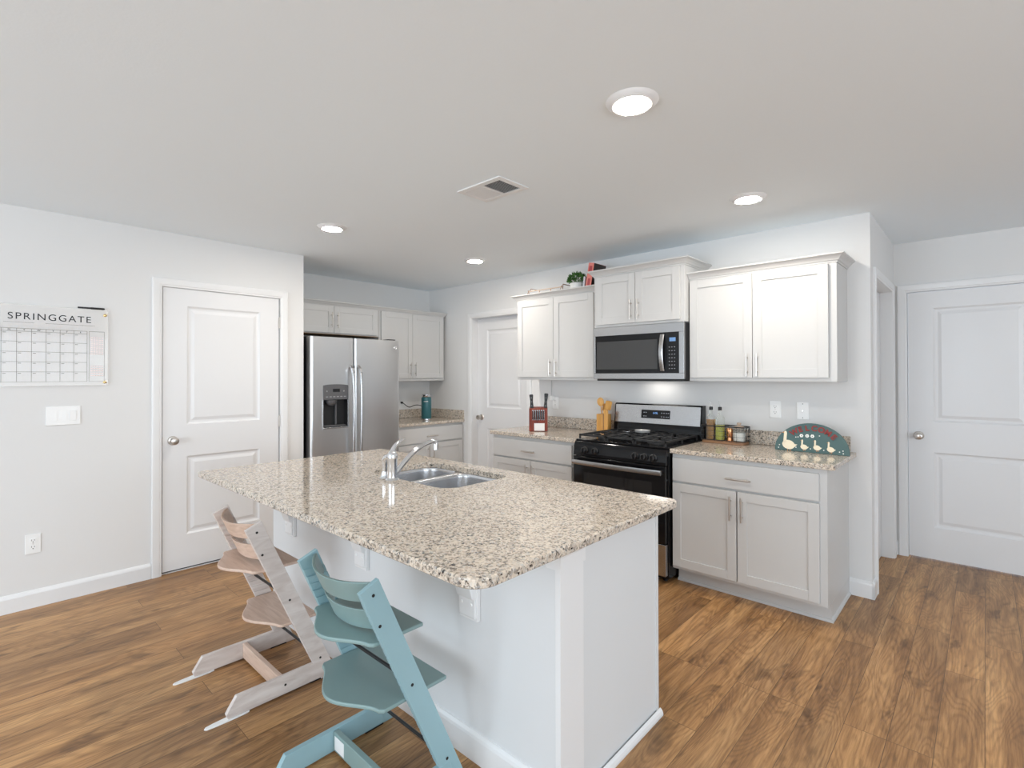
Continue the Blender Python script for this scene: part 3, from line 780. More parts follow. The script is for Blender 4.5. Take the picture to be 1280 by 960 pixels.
# backguard
bg = MB().prism([(-.105, .9055), (-.018, .9055), (-.018, 1.176), (-.068, 1.176), (-.080, 1.165), (-.098, 1.015), (-.105, 1.000)], 0, W, 'x').build('backguard', M_BLACK, t, bevel=.003)
sl = math.atan2(.018, .150)
Mx = Matrix.Translation((W/2, -.0905, 1.092)) @ Matrix.Rotation(-sl, 4, 'X')
MB().obox((0, 0, 0), (W/2-.012, .002, .074), Mx).build('steel_fascia', M_STEEL, bg, bevel=.001)
dp = MB().obox((.0, -.003, .002), (.125, .002, .034), Mx).build('control_display', M_BLACK, bg, bevel=.001)
em = mat('blue_clock_digits', (.1, .2, .4), .4); em.node_tree.nodes['Principled BSDF'].inputs['Emission Color'].default_value = (.25, .5, 1, 1); em.node_tree.nodes['Principled BSDF'].inputs['Emission Strength'].default_value = 1.2
def seg_digits(mb, s, cx, cz, hgt, mtx):
    SEG = {'0': 'abcdef', '1': 'bc', '2': 'abged', '3': 'abgcd', '4': 'fgbc', '5': 'afgcd', '6': 'afgedc', '7': 'abc', '8': 'abcdefg', '9': 'abcdfg'}
    w = hgt*.5; tk = hgt*.09; x = cx - len(s)*w*.75
    for ch in s:
        if ch == ':':
            for dz in (-.2, .2): mb.obox((x, 0, cz+dz*hgt), (tk, .0003, tk), mtx)
            x += w*.6; continue
        for q in SEG[ch]:
            if q in 'agd': z = {'a': .5, 'g': 0, 'd': -.5}[q]*hgt; mb.obox((x+w/2, 0, cz+z), (w*.38, .0003, tk/2), mtx)
            else:
                xx = x if q in 'ef' else x+w; z = .25*hgt if q in 'bf' else -.25*hgt; mb.obox((xx, 0, cz+z), (tk/2, .0003, hgt*.2), mtx)
        x += w*1.6
mb = MB(); seg_digits(mb, '12:06', 0, .012, .014, Mx @ Matrix.Translation((0, -.0056, 0))); mb.build('clock_digits', em, dp)
M_PRINT = mat('printed_marks', (.35, .36, .38), .5)
for dx in (-.10, -.082, .055, .075, .095, .112):
    for dz in (-.016, .014): MB().obox((dx, -.0054, dz), (.005, .0003, .003), Mx).build('button_mark', M_PRINT, dp)
# burners and grates
mb = MB(); caps = []
for x, y, r in ((.165, -.50, .045), (.165, -.25, .040), (.595, -.50, .050), (.595, -.25, .036), (.38, -.375, .055)):
    b = MB().lathe([(0, .9205), (r+.012, .9205), (r+.010, .928), (r, .930), (r, .937), (r-.004, .940), (0, .940)], (x, y, 0), 24).build('burner', M_IRON, t, smooth=True)
def grate(a, b):
    y0, y1 = -.645, -.115; z0, z1 = .944, .958; k = .006
    mb = MB()
    mb.box(a, b, y0, y0+.014, z0, z1); mb.box(a, b, y1-.014, y1, z0, z1); mb.box(a, a+.013, y0, y1, z0, z1); mb.box(b-.013, b, y0, y1, z0, z1)
    for xx in (a+(b-a)*.28, a+(b-a)*.72): mb.box(xx-.005, xx+.005, y0, -.56, z0, z1); mb.box(xx-.005, xx+.005, -.43, -.32, z0, z1); mb.box(xx-.005, xx+.005, -.19, y1, z0, z1)
    mb.box(a, b, -.384, -.374, z0, z1)
    c = (a+b)/2
    for yc in (-.50, -.25):
        for dx, dy in ((1, 0), (-1, 0), (0, 1), (0, -1)):
            if dx: xa, xb = (c+.025, b) if dx > 0 else (a, c-.025); mb.box(xa, xb, yc-.005, yc+.005, z0, z1)
            else: ya, yb = (yc+.025, yc+.12) if dy > 0 else (yc-.12, yc-.025); mb.box(c-.005, c+.005, ya, yb, z0, z1)
    for x in (a, b-.012):
        for y in (y0, -.385, y1-.012): mb.box(x, x+.012, y, y+.012, .920, z0)
    return mb.build('grate', M_IRON, t, bevel=.002)
grate(.022, .262); grate(.268, .494); grate(.500, .740)

# ================================================================ microwave
t = thing('microwave', 'stainless over the range microwave with black glass door', 'microwave', (-2.338, YW, 1.372))
W, D, HH = .762, .382, .420
MB().box(0, W, -D, -.002, .010, HH-.002).build('body', M_BLACKSAT, t, bevel=.002)
MB().box(.02, W-.02, -D-.005, -.02, -.006, .010).build('vent_grille', M_BLACKSAT, t, bevel=.003)
y = -D
fr = MB()
fr.box(0, W, y-.024, y, .010, .054); fr.box(0, W, y-.024, y, .352, HH); fr.box(0, .018, y-.024, y, .054, .352); fr.box(W-.036, W, y-.024, y, .054, .352)
fr.build('steel_frame', M_STEELH, t, bevel=.0015)
dg = MB().box(.018, .622, y-.0255, y, .054, .352).build('door', M_BLACK, t, bevel=.001)
MB().box(.032, .560, y-.0262, y-.025, .085, .305).build('door_window', mat('microwave_window', (.045, .045, .045), .18), dg)
P = []
for i in range(15):
    u = i/14; z = .070 + .268*u; b = .026*math.sin(math.pi*u); P.append((z, b))
MB().loft([[(.584-.018*0, y-.030-b*.9-.004, z), (.590, y-.040-b, z), (.612, y-.040-b, z), (.618, y-.034-b, z), (.612, y-.028-b*.8, z), (.590, y-.028-b*.8, z)] for z, b in P]).build('handle', M_STEEL, dg, smooth=True)
mb = MB(); mb.tube([(.601, y-.024, .080), (.601, y-.034, .080)], .008, 8); mb.tube([(.601, y-.024, .328), (.601, y-.034, .328)], .008, 8)
mb.build('handle_mount', M_STEEL, dg)
cp = MB().box(.6235, W-.036, y-.0255, y, .054, .352).build('control_panel', M_BLACK, t, bevel=.001)
em2 = mat('blue_lcd', (.05, .1, .2), .3); b_ = em2.node_tree.nodes['Principled BSDF']; b_.inputs['Emission Color'].default_value = (.22, .42, .75, 1); b_.inputs['Emission Strength'].default_value = .55
MB().box(.655, .702, y-.0262, y-.025, .285, .312).build('display', em2, cp)
mb = MB()
for i in range(3):
    for j in range(7): mb.box(.650+i*.020, .658+i*.020, y-.0262, y-.025, .085+j*.026, .089+j*.026)
mb.build('keypad', M_PRINT, cp)
# small under-cabinet task light of the microwave (lights the wall behind the range)
d = bpy.data.lights.new('cooktop_lamp', 'AREA'); d.shape = 'RECTANGLE'; d.size = .30; d.size_y = .08; d.energy = .24; d.color = (1, .95, .88)
o = bpy.data.objects.new('cooktop_lamp', d); C.objects.link(o); o.parent = t; o.location = (.40, -.10, -.010)
le = bpy.data.materials.new('task_lamp'); le.use_nodes = True; b_ = le.node_tree.nodes['Principled BSDF']; b_.inputs['Emission Color'].default_value = (1, .95, .88, 1); b_.inputs['Emission Strength'].default_value = 6
MB().box(.32, .48, -.125, -.075, -.0085, -.006).build('task_lamp', le, t)
# ================================================================ adjustable high chairs (local: x across, +y toward the island)
def high_chair(name, label, loc, mframe, mseat, mback, mrun, seat_z, foot_z, seat_y, foot_y, glider, sticker, rz=0):
    t = thing(name, label, 'high chair', loc, rz, None)
    th = .021
    hw0, hw1 = .231, .209         # half widths at floor and at the top
    lean = -.434
    def cy(z): return 1.191 + lean*z  # centre line of the uprights
    def hx(z): return hw0 + (hw1-hw0)*z/.79
    for s in (-1, 1):
        mb = MB(); bm = mb.bm
        # upright, sheared with the lean; perpendicular top end
        n = Vector((-lean, 1)).normalized()   # unused helper direction
        wdt = .0365
        ax = Vector((0, lean, 1)).normalized(); pr = Vector((0, 1, -lean)).normalized()
        top = Vector((0, cy(.770), .770))
        pts = [Vector((0, cy(0)-wdt*1.09, 0)), Vector((0, cy(0)+wdt*1.09, 0)), top + pr*wdt, top - pr*wdt]
        def X(z, inner): 
            o = hx(z); return s*(o - (th if inner else 0))
        A = [bm.verts.new((X(p.z, False), p.y, p.z)) for p in pts]; B = [bm.verts.new((X(p.z, True)+s*.004, p.y, p.z)) for p in pts]
        for i in range(4): bm.faces.new((A[i], A[(i+1) % 4], B[(i+1) % 4], B[i]))
        bm.faces.new(A); bm.faces.new(B[::-1])
        # grooved inner face: slats between horizontal slots
        z = .10
        while z < .72:
            z1 = min(z+.024, .745)
            q = []
            for zz in (z, z1):
                for yy in (cy(zz)-wdt*1.088, cy(zz)+wdt*1.088): q.append((yy, zz))
            q = [q[0], q[1], q[3], q[2]]
            a_ = [bm.verts.new((X(p[1], True), p[0], p[1])) for p in q]; b_ = [bm.verts.new((X(p[1], True)+s*.0042, p[0], p[1])) for p in q]
            for i in range(4): bm.faces.new((a_[i], a_[(i+1) % 4], b_[(i+1) % 4], b_[i]))
            bm.faces.new(a_); bm.faces.new(b_[::-1])
            z += .0285
        up_ = mb.build('upright', mframe, t, bevel=.002)
        mb = MB()
        for zz, oy in ((.739, .0), (.638, -.022), (.409, -.005), (.100, .0)):
            yy = cy(zz) + oy
            mb.lathe([(0, 0), (.0052, 0), (.0052, .0012), (0, .0012)], (s*(hx(zz)+.0002), yy, zz), 12, Matrix.Rotation(R(90*s), 4, 'Y'))
        mb.build('bolt_hole', M_BLACKSAT, up_)
        # runner on the floor
        xo, xi = s*hx(.04), s*(hx(.04)-th)
        poly = [(.800, .006), (1.185, .006), (1.160, .086), (.785, .086), (.745, .026), (.752, .006)]
        rn = MB().prism([(y, z) for y, z in poly], min(xo, xi), max(xo, xi), 'x').build('runner', mrun, t, bevel=.002)
        MB().lathe([(0, 0), (.0052, 0), (.0052, .0012), (0, .0012)], (s*(hx(.04)+.0002), .985, .046), 12, Matrix.Rotation(R(90*s), 4, 'Y')).build('bolt_hole', M_BLACKSAT, rn)
        c = (xo+xi)/2
        gl = [(c-.0115, .835), (c+.0115, .835), (c+.016, .815), (c+.016, .77), (c+.013, .70), (c+.009, .674), (c, .666), (c-.009, .674), (c-.013, .70), (c-.016, .77), (c-.016, .815)]
        if glider: MB().prism(gl, 0, .0058, 'z').build('glider', M_PLASTIC, rn, bevel=.0015)
        MB().box(c-.010, c+.010, 1.10, 1.18, 0, .0058).build('front_glider', M_BLACKSAT, rn)
    # cross bar between the runners
    xi = hx(.04)-th
    cb = MB().box(-xi, xi, .962, .984, .012, .082).build('cross_bar', mseat, t, bevel=.003)
    if sticker: MB().box(-xi+.012, -xi+.078, .9612, .9622, .020, .070).build('label_sticker', M_PLASTIC, cb)
    for zz in (.409, .100):
        MB().tube([(-(hx(zz)-th), cy(zz)+.004, zz), (hx(zz)-th, cy(zz)+.004, zz)], .0062, 10).build('steel_rod', M_BLACKSAT, t, smooth=True)
    def plate(nm, z, yr, yf, bulge):
        hw = hx(z)-th-.001
        pts = [(-hw, yf), (hw, yf), (hw, yr+.012), (hw-.010, yr+.004)]
        # rear edge: concave shoulders then a wide bulge
        N = 22
        for i in range(N+1):
            u = 1 - 2*i/N
            x = u*(hw-.014)
            f = (math.cos(math.pi*u)+1)/2
            f = f**.85
            pts.append((x, yr - bulge*f))
        pts += [(-hw+.010, yr+.004), (-hw, yr+.012)]
        return MB().prism(pts, z-.014, z, 'z').build(nm, mseat, t, bevel=.005)
    plate('seat', seat_z, seat_y[0], seat_y[1], .075)
    plate('footplate', foot_z, foot_y[0], foot_y[1], .080)
    # two curved back slats
    for z0, z1 in ((.700, .772), (.598, .672)):
        mb = MB(); loops = []
        N = 24
        for i in range(N+1):
            u = -1 + 2*i/N
            hwz = hx(.7)-th
            x = u*(hwz+.0)
            prof = 1-abs(u)**2.1
            bul = .066*prof
            l = []
            for z, o in ((z0, -.006), (z1, -.006), (z1, .006), (z0, .006)):
                yy = cy(z) + .026 - bul + o
                l.append((x, yy, z - .010*prof))
            loops.append(l)
        mb.loft(loops).build('back_slat', mback, t, bevel=.003)
    return t
high_chair('high_chair', 'whitewashed wooden adjustable high chair nearest the pantry door', (-2.512, 0, 0), M_WHITEWASH, M_BEECH, M_BEECH, M_WHITEWASH, .566, .300, (.862, 1.068), (.972, 1.150), True, False)
high_chair('high_chair', 'dusty blue adjustable wooden high chair in the foreground at the island', (-1.592, -.006, 0), M_BLUE, M_BLUEG, M_BLUEG, M_BLUE, .580, .362, (.872, 1.075), (.905, 1.172), True, True)
# ================================================================ things on the left wall
t = thing('wall_calendar', 'clear acrylic monthly wall calendar with black title lettering', 'calendar', (XL, .365, 1.60), R(90))
# local x -> world Y ; face -y -> world +X
cal = bpy.data.materials.new('clear_acrylic'); cal.use_nodes = True
b_ = cal.node_tree.nodes['Principled BSDF']; b_.inputs['Base Color'].default_value = (.93, .92, .90, 1); b_.inputs['Roughness'].default_value = .06; b_.inputs['Alpha'].default_value = .42
hw, hh = .303, .247
MB().box(-hw, hw, -.016, -.013, -hh, hh).build('acrylic_board', cal, t, bevel=.0008)
M_INK = mat('black_ink', (.02, .02, .025), .4); M_INKG = mat('grey_ink', (.16, .155, .14), .5); M_PINK = mat('pink_ink', (.72, .45, .42), .5)
rotT = Matrix.Rotation(R(90), 4, 'X')
text('title_lettering', 'SPRINGGATE', .057, M_INK, t, Matrix.Translation((.021, -.0166, .158)) @ rotT, 1.22)
mb = MB(); yy0, yy1 = -.0166, -.0161
mb.box(-.19, -.055, yy0, yy1, .1385, .1395); mb.box(-.005, .235, yy0, yy1, .1385, .1395)
mb.prism([(-.245, .118), (-.205, .113), (-.245, .126)], yy0, yy1, 'y')
mb.build('title_rules', M_INK, t)
gx0, gx1, gz0, gz1 = -.265, .195, -.222, .085
mb = MB()
for k in range(8):
    x = gx0 + (gx1-gx0)*k/7; mb.box(x-.0009, x+.0009, yy0, yy1, gz0, gz1+.018)
for k in range(6):
    z = gz0 + (gz1-gz0)*k/5; mb.box(gx0, gx1, yy0, yy1, z-.0009, z+.0009)
mb.box(gx0, gx1, yy0, yy1, gz1+.0165, gz1+.0185)
mb.box(.205, .2065, yy0, yy1, gz0, gz1+.018); mb.box(.283, .2845, yy0, yy1, gz0, gz1+.018); mb.box(.205, .2845, yy0, yy1, gz0-.0008, gz0+.0008); mb.box(.205, .2845, yy0, yy1, gz1+.0165, gz1+.0185)
mb.build('grid_lines', M_INKG, t)
for k, ch in enumerate('SMTWTFS'):
    text('day_letter', ch, .014, M_INK, t, Matrix.Translation((gx0+(gx1-gx0)*(k+.5)/7, -.0166, gz1+.004)) @ rotT)
mb = MB()
for k in range(7):
    for j in range(5):
        x = gx0+(gx1-gx0)*k/7; z = gz0+(gz1-gz0)*(j+1)/5
        mb.box(x+.006, x+.020, yy0, yy1, z-.0105, z-.0075)
mb.build('date_marks', M_INKG, t)
mb = MB(); rnd = random.Random(3)
for j in range(9):
    for k in range(5): mb.box(.214+k*.0135, .2235+k*.0135, yy0, yy1, .060-j*.013, .063-j*.013)
for j in range(5):
    for k in range(5): mb.box(.214+k*.0135, .2235+k*.0135, yy0, yy1, -.125-j*.015, -.122-j*.015)
mb.build('notes_print', M_PINK, t)
M_BRASS = mat('polished_brass', (.80, .58, .28), .2, 1)
for x in (-hw+.016, hw-.016):
    for z in (-hh+.020, hh-.034):
        MB().lathe([(0, 0), (.0065, 0), (.0065, .0125), (.0095, .0128), (.0095, .0195), (.008, .0205), (0, .0205)], (x, 0, z), 16, Matrix.Rotation(R(90), 4, 'X')).build('standoff', M_BRASS, t, smooth=True)
t = thing('marker_pen', 'black marker pen resting on the top edge of the wall calendar', 'pen', (XL+.0105, .585, 1.849), R(91))
MB().tube([(-.072, 0, .006), (-.070, 0, .006), (-.005, 0, .006)], [.003, .0052, .0055], 12).build('barrel', M_INK, t, smooth=True)
MB().tube([(-.005, 0, .006), (.062, 0, .006), (.066, 0, .006)], [.0066, .0066, .004], 12).build('cap', M_BLACKSAT, t, smooth=True)

def outlet(name, label, loc, rz, kind='duplex', group=None):
    t = thing(name, label, 'outlet' if kind != 'switch' else 'light switch', loc, rz, group)
    w = .036 if kind != 'switch' else .083
    MB().box(-w, w, -.006, 0, -.059, .059).build('cover_plate', M_PLASTIC, t, bevel=.0025)
    if kind == 'duplex':
        for z in (-.020, .020):
            f = MB().prism([(x, zz+z) for x, zz in rrect(-.017, .017, -.014, .014, .008, 4)], -.0085, -.005, 'y').build('socket', M_PLASTIC, t, bevel=.0008)
            mb = MB(); mb.box(-.0075, -.0055, -.0088, -.0084, z-.001, z+.008); mb.box(.0055, .0075, -.0088, -.0084, z-.001, z+.007)
            mb.lathe([(0, 0), (.0028, 0), (.0028, .0005), (0, .0005)], (0, -.0084, z-.008), 10, Matrix.Rotation(R(90), 4, 'X'))
            mb.build('slots', M_DARKSLOT, f)
        MB().lathe([(0, 0), (.003, 0), (.002, .001), (0, .001)], (0, -.006, 0), 10, Matrix.Rotation(R(90), 4, 'X')).build('screw', M_NICKEL, t)
    elif kind == 'cable':
        for z, r, l in ((.047, .003, .001), (0, .0048, .009), (-.047, .003, .001)):
            MB().lathe([(0, 0), (r, 0), (r, l), (r*.5, l), (0, l)], (0, -.006, z), 12, Matrix.Rotation(R(90), 4, 'X')).build('connector' if z == 0 else 'screw', M_NICKEL if z == 0 else M_GREYPL, t)
    else:
        for k in (-1, 0, 1):
            x = k*.046
            s_ = MB().prism([(-.0085, -.033), (-.0062, -.033), (-.0062, .033), (-.0105 if k == 1 else -.0066, .033)], x-.0165, x+.0165, 'x').build('rocker', M_PLASTIC, t, bevel=.0008)
    return t
outlet('light_switch', 'white three rocker switch plate on the wall below the calendar', (XL, .447, 1.163), R(90), 'switch')
outlet('wall_outlet', 'white electrical outlet low on the left wall above the baseboard', (XL, .309, .388), R(90), 'duplex')
outlet('wall_outlet', 'white duplex outlet above the right countertop, left of the other plate', (-1.088, YW, 1.168), 0, 'duplex')
outlet('cable_plate', 'white cable jack plate above the goose sign', (-.915, YW, 1.166), 0, 'cable')
outlet('wall_outlet', 'white outlet above the counter right of the knife block, charger in it', (-3.045, YW, 1.145), 0, 'duplex')
t = thing('phone_charger', 'white plug charger in the outlet right of the knife block', 'charger', (-3.070, YW-.009, 1.190))
MB().box(-.022, .018, -.030, 0, -.020, .022).build('plug_block', M_PLASTIC, t, bevel=.003)
MB().tube([(-.004, -.022, .0225), (-.006, -.018, .06), (-.012, -.010, .12), (-.012, -.006, .172)], .0022, 8).build('cable', M_GREYBTN, t, smooth=True)

# ================================================================ top of the left wall cabinet
TZ = 1.372+.735
cx = .0
t = thing('wire_tray', 'long low pale open tray with bent wire ends on the cabinet top', 'tray', (-2.945, 3.710, TZ+.001))
M_PALE = wood('pale_wood', (.52, .38, .28), (.66, .52, .41), .5, (3, 30, 30))
mb = MB(); L, Dp = .200, .088
mb.box(-L, L, -Dp, Dp, .050, .056)
for y_ in (-Dp, Dp-.008): mb.box(-L, L, y_, y_+.008, .056, .066); mb.box(-L, L, y_, y_+.008, .084, .092); mb.box(-L*.33-.004, -L*.33+.004, y_, y_+.008, .066, .084); mb.box(L*.33-.004, L*.33+.004, y_, y_+.008, .066, .084)
mb.build('tray_body', M_PALE, t, bevel=.001)
for s in (-1, 1):
    MB().tube([(s*L, -Dp, .0), (s*(L+.004), -Dp, .03), (s*(L+.004), -Dp+.0, .070), (s*(L-.012), -Dp+.03, .115), (s*(L-.012), Dp-.03, .115), (s*(L+.004), Dp, .070), (s*(L+.004), Dp, .03), (s*L, Dp, 0)], .0035, 8).build('wire_handle', M_WOODBROWN, t, smooth=True)
    MB().tube([(s*L*.98, -Dp-.004, .098), (s*(L*.98-.045), -Dp-.004, .0), ], .003, 8).build('wire_leg', M_WOODBROWN, t, smooth=True)
    MB().tube([(s*L*.98, Dp+.004, .098), (s*(L*.98-.045), Dp+.004, .0), ], .003, 8).build('wire_leg', M_WOODBROWN, t, smooth=True)

t = thing('potted_plant', 'small bushy green plant in a white pot on the cabinet top', 'plant', (-2.628, 3.680, TZ+.001))
MB().lathe([(0, 0), (.048, 0), (.054, .01), (.058, .085), (.060, .104), (.061, .108), (.056, .110), (.052, .102), (0, .100)], (0, 0, 0), 32).build('pot', mat('white_ceramic', (.80, .80, .78), .35), t, smooth=True)
rnd = random.Random(7)
def leafmat(n, a, b):
    m = mat(n, a, .5); bb = m.node_tree.nodes['Principled BSDF']
    gi = nd(m, 'ShaderNodeNewGeometry'); r = ramp(m, [(0, a), (1, b)]); lk(m, gi.outputs['Random Per Island'], r.inputs[0]); lk(m, r.outputs[0], bb.inputs['Base Color']); return m
mb = MB(); bm = mb.bm
for i in range(620):
    th = rnd.uniform(0, 2*math.pi); ph = math.acos(rnd.uniform(-.05, 1)); rr_ = rnd.uniform(.55, 1)**.6
    dv_ = Vector((math.sin(ph)*math.cos(th), math.sin(ph)*math.sin(th), math.cos(ph)))
    p = Vector((0, 0, .116)) + Vector((dv_.x*.078, dv_.y*.078, dv_.z*.085))*rr_
    d_ = (dv_ + Vector((rnd.uniform(-.4, .4), rnd.uniform(-.4, .4), rnd.uniform(.0, .6)))).normalized()
    sd = d_.cross(Vector((rnd.uniform(-1, 1), rnd.uniform(-1, 1), rnd.uniform(-1, 1)))).normalized(); nm = d_.cross(sd)
    l = rnd.uniform(.016, .028); w_ = l*.24
    vs = [bm.verts.new(q) for q in (p, p+d_*l*.5+sd*w_, p+d_*l+nm*.002, p+d_*l*.5-sd*w_, p+d_*l*.5+nm*.003)]
    bm.faces.new((vs[0], vs[1], vs[4])); bm.faces.new((vs[1], vs[2], vs[4])); bm.faces.new((vs[2], vs[3], vs[4])); bm.faces.new((vs[3], vs[0], vs[4]))
for i in range(14):
    a = i*2.4; r_ = .012 + .002*i
    mb.tube([(.3*r_*math.cos(a), .3*r_*math.sin(a), .098), (r_*1.6*math.cos(a), r_*1.6*math.sin(a), .15)], .0012, 5)
mb.build('foliage', leafmat('leaf_green', (.02, .09, .015), (.10, .24, .05)), t)

def book(name, label, loc, w, d, h, tilt, mc, spine_title, group):
    t = thing(name, label, 'book', loc, 0, group); t.rotation_euler = (0, tilt, 0)
    mb = MB(); c = .003
    mb.box(0, c, -d/2, d/2, 0, h); mb.box(w-c, w, -d/2, d/2, 0, h); mb.box(c, w-c, -d/2, -d/2+c, 0, h)
    mb.build('cover', mc, t, bevel=.001)
    MB().box(c+.0004, w-c-.0004, -d/2+c, d/2-.004, .004, h-.004).build('pages', mat(name+'_pages', (.75, .72, .65), .8), t)
    return t
gb = 'books on the cabinet top'
b = book('book', 'thin pale grey book standing between plant and red book', (-2.540, 3.690, TZ+.001), .018, .12, .150, R(7), mat('pale_cover', (.55, .56, .60), .5), None, gb)
M_REDC = mat('coral_cover', (.72, .22, .18), .45)
b = book('book', 'thick coral red book leaning against the raised cabinet', (-2.506, 3.712, TZ+.001), .055, .185, .262, R(10), [M_REDC], None, gb)
mb = MB(); mb.box(.012, .042, -.0937, -.0927, .17, .235); mb.box(.015, .038, -.0937, -.0927, .07, .13)
mb.build('spine_decoration', mat('dark_red_print', (.42, .05, .06), .5), b)
MB().box(.0552, .0562, -.091, .091, .002, .260).build('back_board', mat('dark_cover', (.035, .022, .018), .5), b)

# ================================================================ left countertop
t = thing('knife_block', 'dark red wooden knife block with white front label on the left counter', 'knife block', (-2.945, 3.530, CT+.001), R(38))
# side profile in (y,z): leans back
MB().prism([(-.062, 0), (.060, 0), (.085, .150), (.020, .215), (-.050, .200)], -.082, .082, 'x').build('block', M_CHERRY, t, bevel=.004)
MB().box(-.036, .056, -.0645, -.0618, .006, .072).build('front_label', mat('paper_label', (.85, .83, .80), .5), t)
M_TANG = mat('knife_steel', (.7, .7, .72), .25, 1)
for k in range(6):
    x = -.047+k*.019
    h_ = MB().obox((0, 0, 0), (.0052, .006, .042), Matrix.Translation((x, -.0615, .145)) @ Matrix.Rotation(R(-4), 4, 'X')).build('steak_knife_handle', M_BLACKSAT, t, bevel=.002)
    mb = MB()
    for z in (.104, .186): mb.obox((0, 0, 0), (.0056, .0064, .004), Matrix.Translation((x, -.0617, z)))
    mb.obox((0, 0, 0), (.0015, .0067, .040), Matrix.Translation((x+.0048, -.0617, .145)))
    mb.build('steak_knife_bolster', M_TANG, h_)
for x, y, tx, L in ((-.058, .01, -3, .115), (.062, .012, 4, .125)):
    mtx = Matrix.Translation((x, y-.03, .204)) @ Matrix.Rotation(R(tx), 4, 'Y') @ Matrix.Rotation(R(-6), 4, 'X')
    h_ = MB().loft([[mtx @ Vector((sx*wx, sy*.010, z)) for sx, sy in ((-1,-1),(1,-1),(1,1),(-1,1))] for z, wx in ((-.01, .014), (.02, .015), (.06, .012), (.09, .015), (L, .018), (L+.006, .012))]).build('knife_handle', M_BLACKSAT, t, bevel=.002)
    mb = MB()
    for z in (.02, .055, .09): mb.lathe([(0, 0), (.0028, 0), (.0028, .001), (0, .001)], mtx @ Vector((0, -.010, z)), 10, Matrix.Rotation(R(90), 4, 'X'))
    mb.build('rivet', M_TANG, h_)

t = thing('utensil_holder', 'square bamboo utensil holder left of the range', 'utensil holder', (-2.432, 3.800, CT+.001))
mb = MB(); a = .046
for x0_, x1_, y0_, y1_ in ((-a, a, -a, -a+.007), (-a, a, a-.007, a), (-a, -a+.007, -a+.007, a-.007), (a-.007, a, -a+.007, a-.007)): mb.box(x0_, x1_, y0_, y1_, 0, .160)
mb.box(-a+.001, a-.001, -a+.001, a-.001, 0, .007); mb.build('holder', M_BAMBOO, t, bevel=.002)
gu = 'wooden utensils beside the range'
def utensil(name, label, base, tip, head):
    t = thing(name, label, 'utensil', base, 0, gu)
    v = Vector(tip)-Vector(base); L = v.length; q = (Vector((0, 0, 1)).rotation_difference(v)).to_matrix().to_4x4() @ Matrix.Rotation(R(33), 4, 'Z')
    mb = MB()
    mb.tube([q @ Vector((0, 0, 0)), q @ Vector((0, 0, L*.72))], .0055, 10)
    mb.build('shaft', M_BAMBOO, t, smooth=True)
    if head == 'spoon': mb = MB().sphere((0, 0, 0), 1, .030, .007, .038, 20); mb.bm.transform(q @ Matrix.Translation((0, 0, L*.84)))
    elif head == 'spatula': mb = MB().prism(rrect(-.028, .028, L*.70, L, .012, 4), -.003, .003, 'y'); mb.bm.transform(q)
    else:
        mb = MB().prism(rrect(-.022, .022, L*.70, L, .020, 5), -.004, .004, 'y'); mb.bm.transform(q)
    mb.build('head', M_BAMBOO, t, bevel=0 if head == 'spoon' else .002, smooth=head == 'spoon'); return t
utensil('wooden_spoon', 'round headed wooden spoon standing highest in the bamboo holder', (-2.425, 3.79, CT+.010), (-2.455, 3.775, CT+.315), 'spoon')
utensil('wooden_spatula', 'flat bamboo turner standing at the right side of the bamboo holder', (-2.452, 3.815, CT+.010), (-2.378, 3.800, CT+.275), 'spatula')
utensil('wooden_paddle', 'rounded bamboo paddle standing at the back of the bamboo holder', (-2.455, 3.825, CT+.010), (-2.440, 3.836, CT+.250), 'paddle')
t = thing('cutting_board', 'narrow bamboo cutting board with rounded top, upright beside the bamboo holder', 'cutting board', (-2.366, 3.725, CT+.001))
MB().prism([(x, z) for x, z in rrect(-.026, .020, 0, .205, [.003, .003, .022, .022], 6)], 0, .012, 'y').build('board', M_BAMBOO, t, bevel=.002)
MB().prism([(x, z) for x, z in rrect(-.026, -.018, .03, .170, .003, 3)], -.0008, .0, 'y').build('edge_groove', M_WOODBROWN, t)

# ================================================================ range top
t = thing('spoon_rest', 'shiny silver oval spoon rest lying on the range grates', 'spoon rest', (-1.975, 3.640, .9590), R(12))
mb = MB(); loops = []
for s_, z in ((.02, .003), (.6, .003), (.9, .008), (1.0, .022), (1.03, .022), (.93, .004), (.6, 0), (.02, 0)):
    loops.append([(.062*s_*math.cos(2*math.pi*k/28), .042*s_*math.sin(2*math.pi*k/28), z) for k in range(28)])
mb.loft(loops).build('dish', mat('polished_silver', (.93, .93, .92), .22, .7), t, smooth=True)
MB().prism(rrect(-.155, -.100, -.016, .016, .006, 4), 0, .007, 'z').build('handle_tab', M_CHROME, t, bevel=.002)
MB().box(-.101, -.058, -.007, .007, .001, .008).build('handle_neck', M_BLACKSAT, t, bevel=.002)

# ================================================================ right countertop
BX, BY = -1.394, 3.790
t = thing('wire_basket', 'black wire basket with wooden base holding oil bottles and jars', 'basket', (BX, BY, CT+.001))
bl, bd_ = .150, .058
MB().prism(rrect(-bl, bl, -bd_, bd_, .012, 4), 0, .018, 'z').build('wooden_base', M_WOODBROWN, t, bevel=.002)
mb = MB(); zt = .125
ring_ = rrect(-bl-.004, bl+.004, -bd_-.004, bd_+.004, .016, 4)
mb.tube([(x, y, zt) for x, y in ring_] + [(ring_[0][0], ring_[0][1], zt)], .0042, 8)
mb.tube([(x, y, .026) for x, y in ring_] + [(ring_[0][0], ring_[0][1], .026)], .0022, 8)
mb.build('rim_wire', M_BLACKSAT, t)
mb = MB()
for x in [-bl-.003 + (2*bl+.006)*k/6 for k in range(7)]:
    for y in (-bd_-.003, bd_+.003): mb.tube([(x, y, .018), (x, y, zt)], .0013, 6)
